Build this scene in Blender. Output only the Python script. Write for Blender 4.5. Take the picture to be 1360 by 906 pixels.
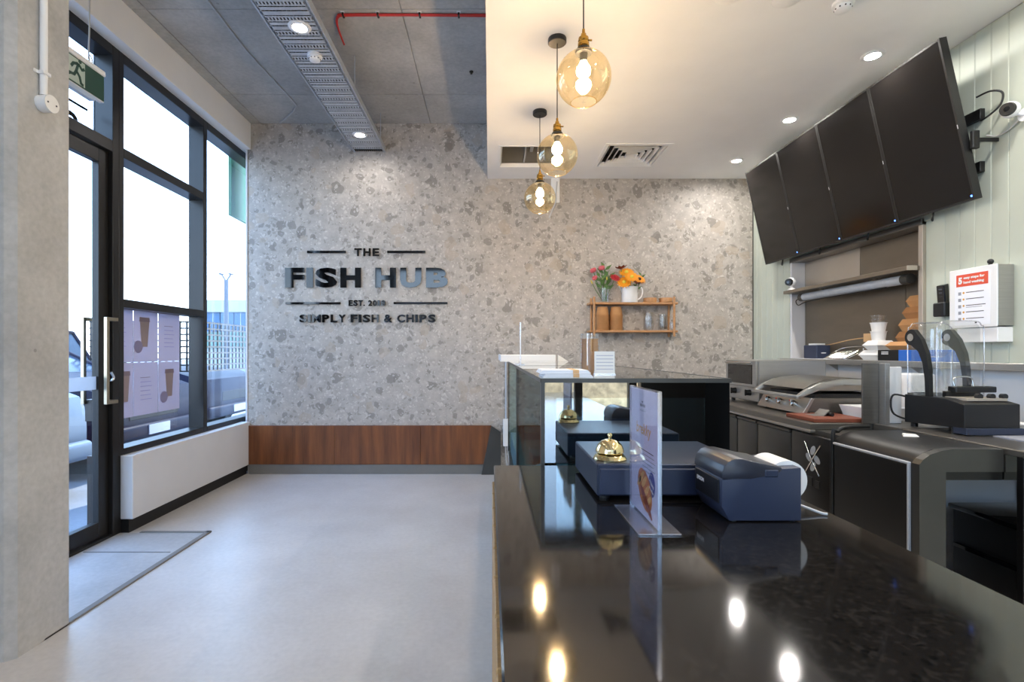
import bpy, bmesh, math, random
from mathutils import Vector, Matrix
random.seed(7)
for o in list(bpy.data.objects): bpy.data.objects.remove(o)
SC = bpy.context.scene
C = SC.collection
PI = math.pi
# ------------------------------------------------------------------ camera
# x = right, y = into the picture, z = up. One point perspective: principal point (650,467), focal 680 px
F, VX, VY, EYE = 680.0, 650.0, 467.0, 1.30
cam = bpy.data.cameras.new('camera'); camo = bpy.data.objects.new('camera', cam); C.objects.link(camo)
camo.location = (0, 0, EYE); camo.rotation_euler = (PI/2, 0, 0)
cam.sensor_width = 36; cam.lens = 36*F/1360
cam.shift_x = (680-VX)/1360; cam.shift_y = (VY-453)/1360
cam.clip_start = 0.02
SC.camera = camo
# ------------------------------------------------------------------ world, sun, exposure
w = bpy.data.worlds.new('sky'); SC.world = w; w.use_nodes = True
nt = w.node_tree; nt.nodes.clear()
wo = nt.nodes.new('ShaderNodeOutputWorld'); bg = nt.nodes.new('ShaderNodeBackground')
tc = nt.nodes.new('ShaderNodeTexCoord'); sx = nt.nodes.new('ShaderNodeSeparateXYZ'); cr = nt.nodes.new('ShaderNodeValToRGB')
nt.links.new(tc.outputs['Generated'], sx.inputs[0]); nt.links.new(sx.outputs['Z'], cr.inputs[0])
cr.color_ramp.elements[0].position = 0.0; cr.color_ramp.elements[0].color = (0.86, 0.93, 1.0, 1)
cr.color_ramp.elements[1].position = 0.75; cr.color_ramp.elements[1].color = (0.34, 0.56, 1.0, 1)
e = cr.color_ramp.elements.new(0.22); e.color = (0.52, 0.73, 1.0, 1)
nt.links.new(cr.outputs[0], bg.inputs[0]); bg.inputs[1].default_value = 3.4
nt.links.new(bg.outputs[0], wo.inputs[0])
sun = bpy.data.lights.new('sun', 'SUN'); suno = bpy.data.objects.new('sun', sun); C.objects.link(suno)
sun.energy = 3.5; sun.angle = 0.01; sun.color = (1, 0.93, 0.82)
suno.rotation_euler = Vector((-0.35, -1.0, -1.15)).to_track_quat('-Z', 'Y').to_euler()
SC.view_settings.view_transform = 'Standard'; SC.view_settings.look = 'None'
SC.view_settings.exposure = 1.22; SC.view_settings.gamma = 1.0
SC.view_settings.use_curve_mapping = False
def portal(name, loc, rot, sx_, sy_):
    l = bpy.data.lights.new(name, 'AREA'); l.shape = 'RECTANGLE'; l.size = sx_; l.size_y = sy_
    l.cycles.is_portal = True
    o = bpy.data.objects.new(name, l); C.objects.link(o); o.location = loc; o.rotation_euler = rot
portal('daylight_portal', (-2.85, 4.0, 1.9), (0, -PI/2, 0), 3.4, 3.0)
portal('daylight_portal', (-2.85, -0.7, 1.9), (0, -PI/2, 0), 3.4, 5.6)
portal('daylight_portal', (0.0, -3.7, 1.9), (PI/2, 0, 0), 5.2, 3.4)

# ------------------------------------------------------------------ materials
M = {}
def col(r, g, b):                       # sRGB 0-255 -> linear
    f = lambda c: (c/255)/12.92 if c/255 <= 0.04045 else (((c/255)+0.055)/1.055)**2.4
    return (f(r), f(g), f(b), 1)
def mat(name, rgb, rough=0.5, metal=0.0, var=0.0, scale=8.0, bump=0.0, emit=None, est=0.0, coat=0.0, spec=None, stretch=(1,1,1), trans=0.0, rgb2=None, detail=6):
    m = bpy.data.materials.new(name); m.use_nodes = True; n = m.node_tree; b = n.nodes['Principled BSDF']
    c = col(*rgb)
    b.inputs['Base Color'].default_value = c; b.inputs['Roughness'].default_value = rough; b.inputs['Metallic'].default_value = metal
    if spec is not None: b.inputs['Specular IOR Level'].default_value = spec
    if coat: b.inputs['Coat Weight'].default_value = coat; b.inputs['Coat Roughness'].default_value = 0.03
    if trans: b.inputs['Transmission Weight'].default_value = trans
    if emit: b.inputs['Emission Color'].default_value = col(*emit); b.inputs['Emission Strength'].default_value = est
    if var or bump or rgb2:
        g = n.nodes.new('ShaderNodeNewGeometry'); mp = n.nodes.new('ShaderNodeMapping'); mp.inputs['Scale'].default_value = stretch
        n.links.new(g.outputs['Position'], mp.inputs[0])
        no = n.nodes.new('ShaderNodeTexNoise'); no.inputs['Scale'].default_value = scale; no.inputs['Detail'].default_value = detail
        no.inputs['Roughness'].default_value = 0.6
        n.links.new(mp.outputs[0], no.inputs['Vector'])
        if var or rgb2:
            r = n.nodes.new('ShaderNodeValToRGB')
            c2 = col(*rgb2) if rgb2 else tuple(x*(1-var) for x in c[:3])+(1,)
            c3 = c if rgb2 else tuple(min(1, x*(1+var)) for x in c[:3])+(1,)
            r.color_ramp.elements[0].position = 0.33; r.color_ramp.elements[1].position = 0.67
            r.color_ramp.elements[0].color = c2; r.color_ramp.elements[1].color = c3
            n.links.new(no.outputs['Fac'], r.inputs[0]); n.links.new(r.outputs[0], b.inputs['Base Color'])
        if bump:
            bp = n.nodes.new('ShaderNodeBump'); bp.inputs['Strength'].default_value = bump; bp.inputs['Distance'].default_value = 0.02
            n.links.new(no.outputs['Fac'], bp.inputs['Height']); n.links.new(bp.outputs[0], b.inputs['Normal'])
    M[name] = m; return m
def glassmat(name, tint, ior=1.45, refl=None, rough=0.0, gcol=(1,1,1,1)):
    """thin glass: clear transmission with a fresnel (or fixed) reflection"""
    m = bpy.data.materials.new(name); m.use_nodes = True; n = m.node_tree; n.nodes.clear()
    o = n.nodes.new('ShaderNodeOutputMaterial'); mx = n.nodes.new('ShaderNodeMixShader')
    t = n.nodes.new('ShaderNodeBsdfTransparent'); t.inputs[0].default_value = tint
    g = n.nodes.new('ShaderNodeBsdfGlossy'); g.inputs['Roughness'].default_value = rough; g.inputs[0].default_value = gcol
    if refl is None:
        f0 = ((ior-1)/(ior+1))**2                 # Schlick, the same from both faces of the sheet
        lw = n.nodes.new('ShaderNodeLayerWeight'); lw.inputs[0].default_value = 0.5; pw = n.nodes.new('ShaderNodeMath'); pw.operation = 'POWER'; pw.inputs[1].default_value = 5.0
        n.links.new(lw.outputs['Facing'], pw.inputs[0])
        ma = n.nodes.new('ShaderNodeMath'); ma.operation = 'MULTIPLY_ADD'; ma.inputs[1].default_value = 1-f0; ma.inputs[2].default_value = f0
        n.links.new(pw.outputs[0], ma.inputs[0]); n.links.new(ma.outputs[0], mx.inputs[0])
    else: mx.inputs[0].default_value = refl
    n.links.new(t.outputs[0], mx.inputs[1]); n.links.new(g.outputs[0], mx.inputs[2]); n.links.new(mx.outputs[0], o.inputs[0])
    M[name] = m; return m
def translucent(name, rgb, f=0.5):
    m = bpy.data.materials.new(name); m.use_nodes = True; n = m.node_tree; n.nodes.clear()
    o = n.nodes.new('ShaderNodeOutputMaterial'); mx = n.nodes.new('ShaderNodeMixShader'); mx.inputs[0].default_value = f
    d = n.nodes.new('ShaderNodeBsdfDiffuse'); t = n.nodes.new('ShaderNodeBsdfTranslucent')
    d.inputs[0].default_value = col(*rgb); t.inputs[0].default_value = col(*rgb)
    n.links.new(d.outputs[0], mx.inputs[1]); n.links.new(t.outputs[0], mx.inputs[2]); n.links.new(mx.outputs[0], o.inputs[0])
    M[name] = m; return m

def concrete(name, a, b_, rough, sc=1.2, fine=0.12, spots=0.0, bump=0.15):
    m = bpy.data.materials.new(name); m.use_nodes = True; n = m.node_tree; b = n.nodes['Principled BSDF']; L = n.links
    g = n.nodes.new('ShaderNodeNewGeometry')
    n1 = n.nodes.new('ShaderNodeTexNoise'); n1.inputs['Scale'].default_value = sc; n1.inputs['Detail'].default_value = 8; n1.inputs['Roughness'].default_value = 0.62
    n2 = n.nodes.new('ShaderNodeTexNoise'); n2.inputs['Scale'].default_value = 38; n2.inputs['Detail'].default_value = 5
    L.new(g.outputs['Position'], n1.inputs['Vector']); L.new(g.outputs['Position'], n2.inputs['Vector'])
    r = n.nodes.new('ShaderNodeValToRGB'); r.color_ramp.elements[0].position = 0.3; r.color_ramp.elements[1].position = 0.7
    r.color_ramp.elements[0].color = col(*a); r.color_ramp.elements[1].color = col(*b_)
    L.new(n1.outputs['Fac'], r.inputs[0])
    mr = n.nodes.new('ShaderNodeMapRange'); mr.inputs[1].default_value = 0.3; mr.inputs[2].default_value = 0.7
    mr.inputs[3].default_value = 1-fine; mr.inputs[4].default_value = 1+fine
    L.new(n2.outputs['Fac'], mr.inputs[0])
    mm = n.nodes.new('ShaderNodeMix'); mm.data_type = 'RGBA'; mm.blend_type = 'MULTIPLY'; mm.inputs[0].default_value = 1
    L.new(r.outputs[0], mm.inputs[6]); L.new(mr.outputs[0], mm.inputs[7])
    out = mm.outputs[2]
    if spots:
        v = n.nodes.new('ShaderNodeTexVoronoi'); v.inputs['Scale'].default_value = 4.2
        L.new(g.outputs['Position'], v.inputs['Vector'])
        lt = n.nodes.new('ShaderNodeMath'); lt.operation = 'LESS_THAN'; lt.inputs[1].default_value = 0.045
        L.new(v.outputs['Distance'], lt.inputs[0])
        ms = n.nodes.new('ShaderNodeMath'); ms.operation = 'MULTIPLY'; ms.inputs[1].default_value = spots; L.new(lt.outputs[0], ms.inputs[0])
        m2 = n.nodes.new('ShaderNodeMix'); m2.data_type = 'RGBA'; L.new(ms.outputs[0], m2.inputs[0]); L.new(out, m2.inputs[6])
        m2.inputs[7].default_value = col(70, 66, 60); out = m2.outputs[2]
    L.new(out, b.inputs['Base Color']); b.inputs['Roughness'].default_value = rough
    bp = n.nodes.new('ShaderNodeBump'); bp.inputs['Strength'].default_value = bump; bp.inputs['Distance'].default_value = 0.004
    L.new(n2.outputs['Fac'], bp.inputs['Height']); L.new(bp.outputs[0], b.inputs['Normal'])
    M[name] = m; return m
concrete('floor_concrete', (182, 178, 174), (204, 201, 198), 0.36, 1.1, 0.05, bump=0.05)
concrete('slab_concrete', (160, 160, 160), (184, 184, 184), 0.5, 2.0, 0.06, bump=0.1)
concrete('column_concrete', (164, 163, 160), (194, 193, 190), 0.8, 2.2, 0.08, 0.35)
concrete('ceiling_concrete', (160, 157, 152), (192, 189, 183), 0.85, 1.7, 0.09, 0.3)
concrete('paving', (116, 120, 126), (138, 142, 148), 0.8, 1.0, 0.08)

def terrazzo():
    m = bpy.data.materials.new('terrazzo'); m.use_nodes = True; n = m.node_tree; b = n.nodes['Principled BSDF']; L = n.links
    g = n.nodes.new('ShaderNodeNewGeometry')
    ns = n.nodes.new('ShaderNodeTexNoise'); ns.inputs['Scale'].default_value = 7; ns.inputs['Detail'].default_value = 4
    L.new(g.outputs['Position'], ns.inputs['Vector'])
    ad = n.nodes.new('ShaderNodeMixRGB'); ad.blend_type = 'LINEAR_LIGHT'; ad.inputs[0].default_value = 0.07
    L.new(g.outputs['Position'], ad.inputs[1]); L.new(ns.outputs['Color'], ad.inputs[2])
    base = n.nodes.new('ShaderNodeTexNoise'); base.inputs['Scale'].default_value = 9; base.inputs['Detail'].default_value = 9; base.inputs['Roughness'].default_value = 0.7
    L.new(g.outputs['Position'], base.inputs['Vector'])
    r = n.nodes.new('ShaderNodeValToRGB'); r.color_ramp.elements[0].position = 0.3; r.color_ramp.elements[1].position = 0.7
    r.color_ramp.elements[0].color = col(160, 152, 144); r.color_ramp.elements[1].color = col(194, 187, 178)
    L.new(base.outputs['Fac'], r.inputs[0]); cur = r.outputs[0]
    for sc, lo, hi, dmax, c, k in ((5.0, 0.85, 1.0, 0.32, (126, 120, 112), 0.7), (9.5, 0.84, 1.0, 0.40, (126, 120, 112), 0.65), (17.0, 0.85, 1.0, 0.45, (130, 124, 116), 0.65), (34.0, 0.86, 1.0, 0.5, (140, 134, 126), 0.6), (30.0, 0.0, 0.12, 0.45, (212, 206, 198), 0.55), (60.0, 0.0, 0.14, 0.45, (218, 212, 204), 0.5), (7.0, 0.0, 0.16, 0.45, (178, 164, 148), 0.6)):
        v = n.nodes.new('ShaderNodeTexVoronoi'); v.inputs['Scale'].default_value = sc
        L.new(ad.outputs[0], v.inputs['Vector'])
        sp = n.nodes.new('ShaderNodeSeparateColor'); L.new(v.outputs['Color'], sp.inputs[0])
        a = n.nodes.new('ShaderNodeMath'); a.operation = 'GREATER_THAN'; a.inputs[1].default_value = lo if lo else -1; L.new(sp.outputs[0], a.inputs[0])
        a2 = n.nodes.new('ShaderNodeMath'); a2.operation = 'LESS_THAN'; a2.inputs[1].default_value = hi+0.001; L.new(sp.outputs[0], a2.inputs[0])
        d = n.nodes.new('ShaderNodeMath'); d.operation = 'LESS_THAN'; d.inputs[1].default_value = dmax; L.new(v.outputs['Distance'], d.inputs[0])
        p = n.nodes.new('ShaderNodeMath'); p.operation = 'MULTIPLY'; L.new(a.outputs[0], p.inputs[0]); L.new(a2.outputs[0], p.inputs[1])
        q = n.nodes.new('ShaderNodeMath'); q.operation = 'MULTIPLY'; L.new(p.outputs[0], q.inputs[0]); L.new(d.outputs[0], q.inputs[1])
        s = n.nodes.new('ShaderNodeMath'); s.operation = 'MULTIPLY'; s.inputs[1].default_value = k; L.new(q.outputs[0], s.inputs[0])
        mx = n.nodes.new('ShaderNodeMix'); mx.data_type = 'RGBA'; L.new(s.outputs[0], mx.inputs[0]); L.new(cur, mx.inputs[6]); mx.inputs[7].default_value = col(*c)
        cur = mx.outputs[2]
    L.new(cur, b.inputs['Base Color']); b.inputs['Roughness'].default_value = 0.5
    M['terrazzo'] = m
terrazzo()

def granite():
    m = bpy.data.materials.new('black_granite'); m.use_nodes = True; n = m.node_tree; b = n.nodes['Principled BSDF']; L = n.links
    g = n.nodes.new('ShaderNodeNewGeometry'); v = n.nodes.new('ShaderNodeTexVoronoi'); v.inputs['Scale'].default_value = 150
    L.new(g.outputs['Position'], v.inputs['Vector'])
    sp = n.nodes.new('ShaderNodeSeparateColor'); L.new(v.outputs['Color'], sp.inputs[0])
    r = n.nodes.new('ShaderNodeValToRGB'); r.color_ramp.interpolation = 'CONSTANT'
    r.color_ramp.elements[0].color = col(24, 22, 21); r.color_ramp.elements[1].position = 0.75; r.color_ramp.elements[1].color = col(38, 35, 33)
    for p, c in ((0.93, (12, 12, 12)), (0.997, (150, 145, 138))):
        e = r.color_ramp.elements.new(p); e.color = col(*c)
    L.new(sp.outputs[0], r.inputs[0]); L.new(r.outputs[0], b.inputs['Base Color'])
    b.inputs['Roughness'].default_value = 0.07; b.inputs['Specular IOR Level'].default_value = 0.6
    M['black_granite'] = m
granite()

mat('plaster', (240, 239, 238), 0.8, var=0.02, scale=3)
mat('white_paint', (214, 214, 216), 0.6, var=0.02, scale=4)
mat('sage', (192, 198, 184), 0.55, var=0.03, scale=3)
mat('white_tile', (222, 226, 232), 0.18)
mat('stainless', (176, 174, 170), 0.28, 0.75, var=0.06, scale=5, stretch=(1, 1, 30))
mat('dark_stainless', (122, 118, 112), 0.30, 0.75, var=0.08, scale=4, stretch=(1, 1, 30))
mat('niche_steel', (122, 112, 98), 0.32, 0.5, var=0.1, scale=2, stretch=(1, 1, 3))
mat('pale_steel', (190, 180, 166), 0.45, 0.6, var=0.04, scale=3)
mat('fridge_black', (40, 39, 38), 0.33, 0.4, var=0.08, scale=6)
mat('fridge_grey', (86, 85, 82), 0.36, 0.7, var=0.05, scale=6)
mat('chrome', (215, 213, 208), 0.12, 1.0)
mat('black_alu', (38, 37, 36), 0.34, 0.3)
mat('black_plastic', (20, 20, 21), 0.4, var=0.1, scale=20)
mat('navy_plastic', (44, 52, 74), 0.42, var=0.05, scale=10)
mat('navy_metal', (46, 54, 74), 0.38, 0.2)
mat('printer_lid', (44, 46, 56), 0.32)
mat('screen', (20, 18, 17), 0.16, spec=0.35)
mat('sign_black', (6, 6, 7), 0.05, spec=0.6)
mat('brass', (196, 150, 70), 0.22, 1.0)
mat('bell_gold', (230, 208, 156), 0.1, 1.0)
mat('handle_steel', (176, 164, 142), 0.3, 1.0)
mat('galvanised', (188, 194, 202), 0.42, 0.4, var=0.08, scale=20)
mat('timber', (196, 150, 104), 0.5, rgb2=(172, 122, 78), scale=14, stretch=(1, 12, 12))
mat('batten', (176, 138, 88), 0.5, var=0.15, scale=10, stretch=(20, 20, 1))
mat('walnut', (134, 80, 40), 0.42, rgb2=(92, 50, 24), scale=5, stretch=(3, 3, 0.25))
mat('kraft', (188, 138, 88), 0.75, var=0.08, scale=14)
mat('kraft_dark', (166, 116, 70), 0.75, var=0.1, scale=14)
mat('white_card', (232, 230, 226), 0.6)
mat('white_plastic', (236, 236, 236), 0.35)
mat('paper', (240, 242, 248), 0.8)
mat('rubber_band', (222, 180, 130), 0.6)
mat('red_cable', (196, 40, 34), 0.45)
mat('black_cable', (14, 14, 14), 0.5)
mat('grey_cable', (190, 190, 190), 0.5)
mat('exit_green', (8, 58, 44), 0.4, emit=(10, 90, 60), est=0.02)
mat('exit_white', (176, 190, 178), 0.4)
mat('board_red', (120, 62, 42), 0.5, var=0.1, scale=12)
mat('blue_print', (40, 104, 196), 0.5)
mat('poster_red', (222, 84, 56), 0.5)
mat('ink', (60, 60, 66), 0.6)
mat('ink_light', (150, 152, 162), 0.6)
mat('gold_ink', (216, 160, 70), 0.5)
mat('menu_paper', (206, 202, 224), 0.5)
mat('menu_grey', (178, 180, 196), 0.5)
mat('menu_blue', (36, 52, 140), 0.5)
mat('croissant', (196, 112, 46), 0.6, var=0.3, scale=60)
mat('croissant_light', (228, 168, 92), 0.6, var=0.2, scale=60)
mat('croissant_dark', (150, 62, 28), 0.6, var=0.2, scale=60)
mat('bulb', (255, 230, 190), 0.4, emit=(255, 228, 192), est=225)
mat('lamp_disc', (255, 240, 225), 0.4, emit=(255, 250, 244), est=315)
mat('tray_lamp', (255, 240, 225), 0.4, emit=(255, 247, 240), est=112)
mat('led_blue', (90, 130, 255), 0.4, emit=(80, 130, 255), est=2.5)
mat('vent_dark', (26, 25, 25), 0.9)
mat('stone', (206, 178, 134), 0.9, var=0.35, scale=7, bump=1.0)
mat('car_silver', (112, 130, 150), 0.45, 0.1, spec=0.2)
mat('car_navy', (14, 18, 40), 0.5, 0.0, spec=0.12)
mat('car_white', (190, 205, 220), 0.25, 0.1, coat=0.8)
mat('car_glass', (40, 56, 74), 0.12, spec=0.3)
mat('tyre', (20, 20, 22), 0.8)
mat('far_white', (150, 156, 162), 0.7)
mat('far_glass', (40, 84, 120), 0.4)
mat('far_green', (96, 128, 120), 0.7)
mat('sign_green', (20, 92, 56), 0.5)
mat('lamp_grey', (62, 70, 82), 0.5)
mat('leaf', (84, 118, 60), 0.6, var=0.3, scale=40)
mat('leaf_pale', (150, 160, 90), 0.6, var=0.2, scale=40)
mat('petal_pink', (206, 92, 100), 0.6); mat('petal_red', (168, 16, 28), 0.6); mat('petal_orange', (232, 150, 22), 0.6)
mat('petal_rust', (120, 44, 22), 0.6); mat('petal_yellow', (214, 196, 70), 0.6); mat('seed_dark', (50, 28, 14), 0.8)
mat('case_deck', (176, 200, 218), 0.3, 0.1)
mat('deck_blue', (120, 160, 190), 0.3)
mat('black_gloss', (8, 8, 9), 0.04, spec=0.9)
mat('bin_black', (24, 24, 25), 0.4)
mat('black_box', (16, 15, 15), 0.35)
mat('label_white', (230, 230, 230), 0.5)
mat('grey_kick', (120, 118, 114), 0.6, var=0.06, scale=6)
mat('black_kick', (16, 16, 17), 0.5)
translucent('poster_backlit', (208, 203, 216), 0.38); translucent('poster_cup', (190, 174, 176), 0.36); translucent('poster_lid', (166, 152, 162), 0.36); translucent('poster_seal', (176, 170, 206), 0.36)  # lilac cast of the backlight is put into the sheet and print colours
translucent('frosted', (220, 228, 236), 0.5)
glassmat('window_glass', (0.90, 0.94, 0.97, 1), 1.5)
glassmat('clear_glass', (0.96, 0.98, 0.98, 1), 1.45)
glassmat('teal_glass', (0.72, 0.86, 0.88, 1), 1.5)
glassmat('side_glass', (0.78, 0.86, 0.86, 1), refl=0.22)
glassmat('mirror_glass', (0.62, 0.78, 0.82, 1), refl=0.36)
glassmat('mirror_border', (0.0, 0.0, 0.0, 1), refl=0.34)
glassmat('amber_glass', (1.0, 0.90, 0.70, 1), 2.3, gcol=(1, 0.90, 0.72, 1))
glassmat('acrylic', (0.93, 0.94, 0.97, 1), 1.5)
glassmat('acrylic_edge', (0.85, 0.86, 0.93, 1), refl=0.45, rough=0.2)
glassmat('hood_plastic', (0.93, 0.94, 0.94, 1), refl=0.10, rough=0.02)
glassmat('clear_plastic', (0.96, 0.96, 0.96, 1), 1.75, rough=0.03)

# ------------------------------------------------------------------ mesh builder
class B:
    def __init__(s): s.bm = bmesh.new()
    def box(s, x0, x1, y0, y1, z0, z1, bev=0.0, seg=1):
        r = bmesh.ops.create_cube(s.bm, size=1.0); vs = r['verts']
        for v in vs: v.co = Vector((x0 if v.co.x < 0 else x1, y0 if v.co.y < 0 else y1, z0 if v.co.z < 0 else z1))
        if bev:
            es = list({e for v in vs for e in v.link_edges})
            bmesh.ops.bevel(s.bm, geom=es, offset=bev, segments=seg, affect='EDGES', profile=0.5)
        return s
    def cyl(s, p0, p1, r0, r1=None, seg=16, caps=True):
        r1 = r0 if r1 is None else r1
        p0 = Vector(p0); p1 = Vector(p1); d = (p1-p0); q = Vector((0, 0, 1)).rotation_difference(d.normalized())
        a = [s.bm.verts.new(p0+q @ Vector((r0*math.cos(2*PI*i/seg), r0*math.sin(2*PI*i/seg), 0))) for i in range(seg)]
        b = [s.bm.verts.new(p1+q @ Vector((r1*math.cos(2*PI*i/seg), r1*math.sin(2*PI*i/seg), 0))) for i in range(seg)]
        for i in range(seg): s.bm.faces.new((a[i], a[(i+1) % seg], b[(i+1) % seg], b[i]))
        if caps: s.bm.faces.new(a[::-1]); s.bm.faces.new(b)
        return s
    def tube(s, pts, r, seg=8, smooth=True):
        pts = [Vector(p) for p in pts]; rings = []
        if 3 <= len(pts) <= 12 and smooth:
            q = [pts[0]]+pts+[pts[-1]]; out = []
            for i in range(1, len(q)-2):
                for k in range(5):
                    t = k/5; a, b, c, d = q[i-1], q[i], q[i+1], q[i+2]
                    out.append(0.5*((2*b)+(c-a)*t+(2*a-5*b+4*c-d)*t*t+(3*b-a-3*c+d)*t**3))
            pts = out+[pts[-1]]
        up = None
        for i, p in enumerate(pts):
            t = (pts[min(i+1, len(pts)-1)]-pts[max(i-1, 0)]).normalized()
            if up is None: up = t.orthogonal().normalized()
            up = (up - t*up.dot(t)).normalized(); sd = t.cross(up)
            rings.append([s.bm.verts.new(p+(up*math.cos(2*PI*k/seg)+sd*math.sin(2*PI*k/seg))*r) for k in range(seg)])
        for a, b in zip(rings, rings[1:]):
            for k in range(seg): s.bm.faces.new((a[k], a[(k+1) % seg], b[(k+1) % seg], b[k]))
        s.bm.faces.new(rings[0][::-1]); s.bm.faces.new(rings[-1]); return s
    def lathe(s, prof, c, seg=24, close=False):
        c = Vector(c); rings = []
        for r, z in prof:
            if r < 1e-6: rings.append([s.bm.verts.new(c+Vector((0, 0, z)))])
            else: rings.append([s.bm.verts.new(c+Vector((r*math.cos(2*PI*k/seg), r*math.sin(2*PI*k/seg), z))) for k in range(seg)])
        for a, b in zip(rings, rings[1:]):
            for k in range(seg):
                k2 = (k+1) % seg
                if len(a) == 1 and len(b) == 1: continue
                if len(a) == 1: s.bm.faces.new((a[0], b[k2], b[k]))
                elif len(b) == 1: s.bm.faces.new((a[k], a[k2], b[0]))
                else: s.bm.faces.new((a[k], a[k2], b[k2], b[k]))
        return s
    def prism(s, poly, axis, a0, a1, bev=0.0):
        """poly 2D; axis 'x': poly=(y,z); 'y': poly=(x,z); 'z': poly=(x,y)"""
        f = {'x': lambda p, a: (a, p[0], p[1]), 'y': lambda p, a: (p[0], a, p[1]), 'z': lambda p, a: (p[0], p[1], a)}[axis]
        A = [s.bm.verts.new(f(p, a0)) for p in poly]; Bv = [s.bm.verts.new(f(p, a1)) for p in poly]
        n = len(poly); fs = [s.bm.faces.new(A[::-1]), s.bm.faces.new(Bv)]
        for i in range(n): fs.append(s.bm.faces.new((A[i], A[(i+1) % n], Bv[(i+1) % n], Bv[i])))
        if bev:
            es = list({e for v in A+Bv for e in v.link_edges})
            bmesh.ops.bevel(s.bm, geom=es, offset=bev, segments=2, affect='EDGES', profile=0.5)
        return s
    def loft(s, rings, caps=True):
        R = [[s.bm.verts.new(p) for p in r] for r in rings]; n = len(R[0])
        for a, b in zip(R, R[1:]):
            for k in range(n): s.bm.faces.new((a[k], a[(k+1) % n], b[(k+1) % n], b[k]))
        if caps: s.bm.faces.new(R[0][::-1]); s.bm.faces.new(R[-1])
        return s
    def ball(s, c, r, seg=12, sc=(1, 1, 1)):
        res = bmesh.ops.create_uvsphere(s.bm, u_segments=seg, v_segments=max(6, seg//2+2), radius=r)
        for v in res['verts']: v.co = Vector((v.co.x*sc[0], v.co.y*sc[1], v.co.z*sc[2]))+Vector(c)
        return s
    def face(s, pts): s.bm.faces.new([s.bm.verts.new(p) for p in pts]); return s
    def text(s, body, o, u, v, width=None, height=None, depth=0.001, bold=0.0, shear=0.0):
        """flat lettering: o = lower left corner, u / v = reading and up direction"""
        cu = bpy.data.curves.new('t', 'FONT'); cu.body = body; cu.extrude = 0.5; cu.offset = bold; cu.resolution_u = 3; cu.shear = shear
        ob = bpy.data.objects.new('t', cu); C.objects.link(ob)
        dg = bpy.context.evaluated_depsgraph_get(); me = bpy.data.meshes.new_from_object(ob.evaluated_get(dg))
        bpy.data.objects.remove(ob); bpy.data.curves.remove(cu)
        xs = [p.co.x for p in me.vertices]; ys = [p.co.y for p in me.vertices]
        x0, x1, y0, y1 = min(xs), max(xs), min(ys), max(ys)
        ky = height/(y1-y0) if height else width/(x1-x0); kx = width/(x1-x0) if width else ky
        o = Vector(o); u = Vector(u); v = Vector(v); nn = u.cross(v)
        vs = [s.bm.verts.new(o+u*((p.co.x-x0)*kx)+v*((p.co.y-y0)*ky)+nn*((p.co.z+0.5)*depth)) for p in me.vertices]
        for p in me.polygons:
            try: s.bm.faces.new([vs[i] for i in p.vertices])
            except ValueError: pass
        bpy.data.meshes.remove(me); return s
    def xform(s, mtx): bmesh.ops.transform(s.bm, matrix=mtx, verts=s.bm.verts); return s

WL = {}
def obj(name, b, m, parent=None, label=None, cat=None, group=None, kind=None, smooth=0, origin=None):
    bm = b.bm; bmesh.ops.recalc_face_normals(bm, faces=bm.faces)
    if parent is not None: org = WL[parent.name]
    elif origin is not None: org = Vector(origin)
    else:
        xs = [v.co.x for v in bm.verts]; ys = [v.co.y for v in bm.verts]; zs = [v.co.z for v in bm.verts]
        org = Vector(((min(xs)+max(xs))/2, (min(ys)+max(ys))/2, min(zs)))
    for v in bm.verts: v.co -= org
    me = bpy.data.meshes.new(name); bm.to_mesh(me); bm.free()
    if smooth:
        me.polygons.foreach_set('use_smooth', [True]*len(me.polygons)); me.set_sharp_from_angle(angle=math.radians(smooth))
    me.materials.append(M[m])
    o = bpy.data.objects.new(name, me); C.objects.link(o)
    if parent is not None: o.parent = parent; WL[o.name] = org.copy()
    else: o.location = org; WL[o.name] = org.copy()
    return tag(o, label, cat, group, kind)
def tag(o, label=None, cat=None, group=None, kind=None):
    if label: o['label'] = label
    if cat: o['category'] = cat
    if group: o['group'] = group
    if kind: o['kind'] = kind
    return o
def thing(name, loc, label, cat, group=None, kind=None):
    o = bpy.data.objects.new(name, None); C.objects.link(o); o.location = loc; o.empty_display_size = 0.05
    WL[o.name] = Vector(loc); return tag(o, label, cat, group, kind)
def struct(name, b, m, **k): return obj(name, b, m, kind='structure', **k)
def copies(src, parent, locs, name=None):
    """further pieces that share src's mesh, shifted by locs"""
    for d in locs:
        c = src.copy(); C.objects.link(c); c.parent = parent; c.location = src.location+Vector(d); WL[c.name] = WL[src.name]
def clone(root, off, label=None, group=None):
    r = root.copy(); C.objects.link(r); r.location = root.location+Vector(off); WL[r.name] = Vector(r.location)
    if label: r['label'] = label
    if group: r['group'] = group
    for ch in root.children:
        c = ch.copy(); C.objects.link(c); c.parent = r
        for g in ch.children:
            d = g.copy(); C.objects.link(d); d.parent = c
    return r
def P(x, y, Y): return Vector(((x-VX)*Y/F, Y, EYE+(VY-y)*Y/F))

# ------------------------------------------------------------------ structure
YB, XL, XR, YF = 5.45, -2.56, 2.81, -3.5
ZC, ZP = 3.727, 3.14
fl = struct('floor', B().box(-2.8, 3.2, YF-0.1, 6.1, -0.12, 0), 'floor_concrete')
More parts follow.
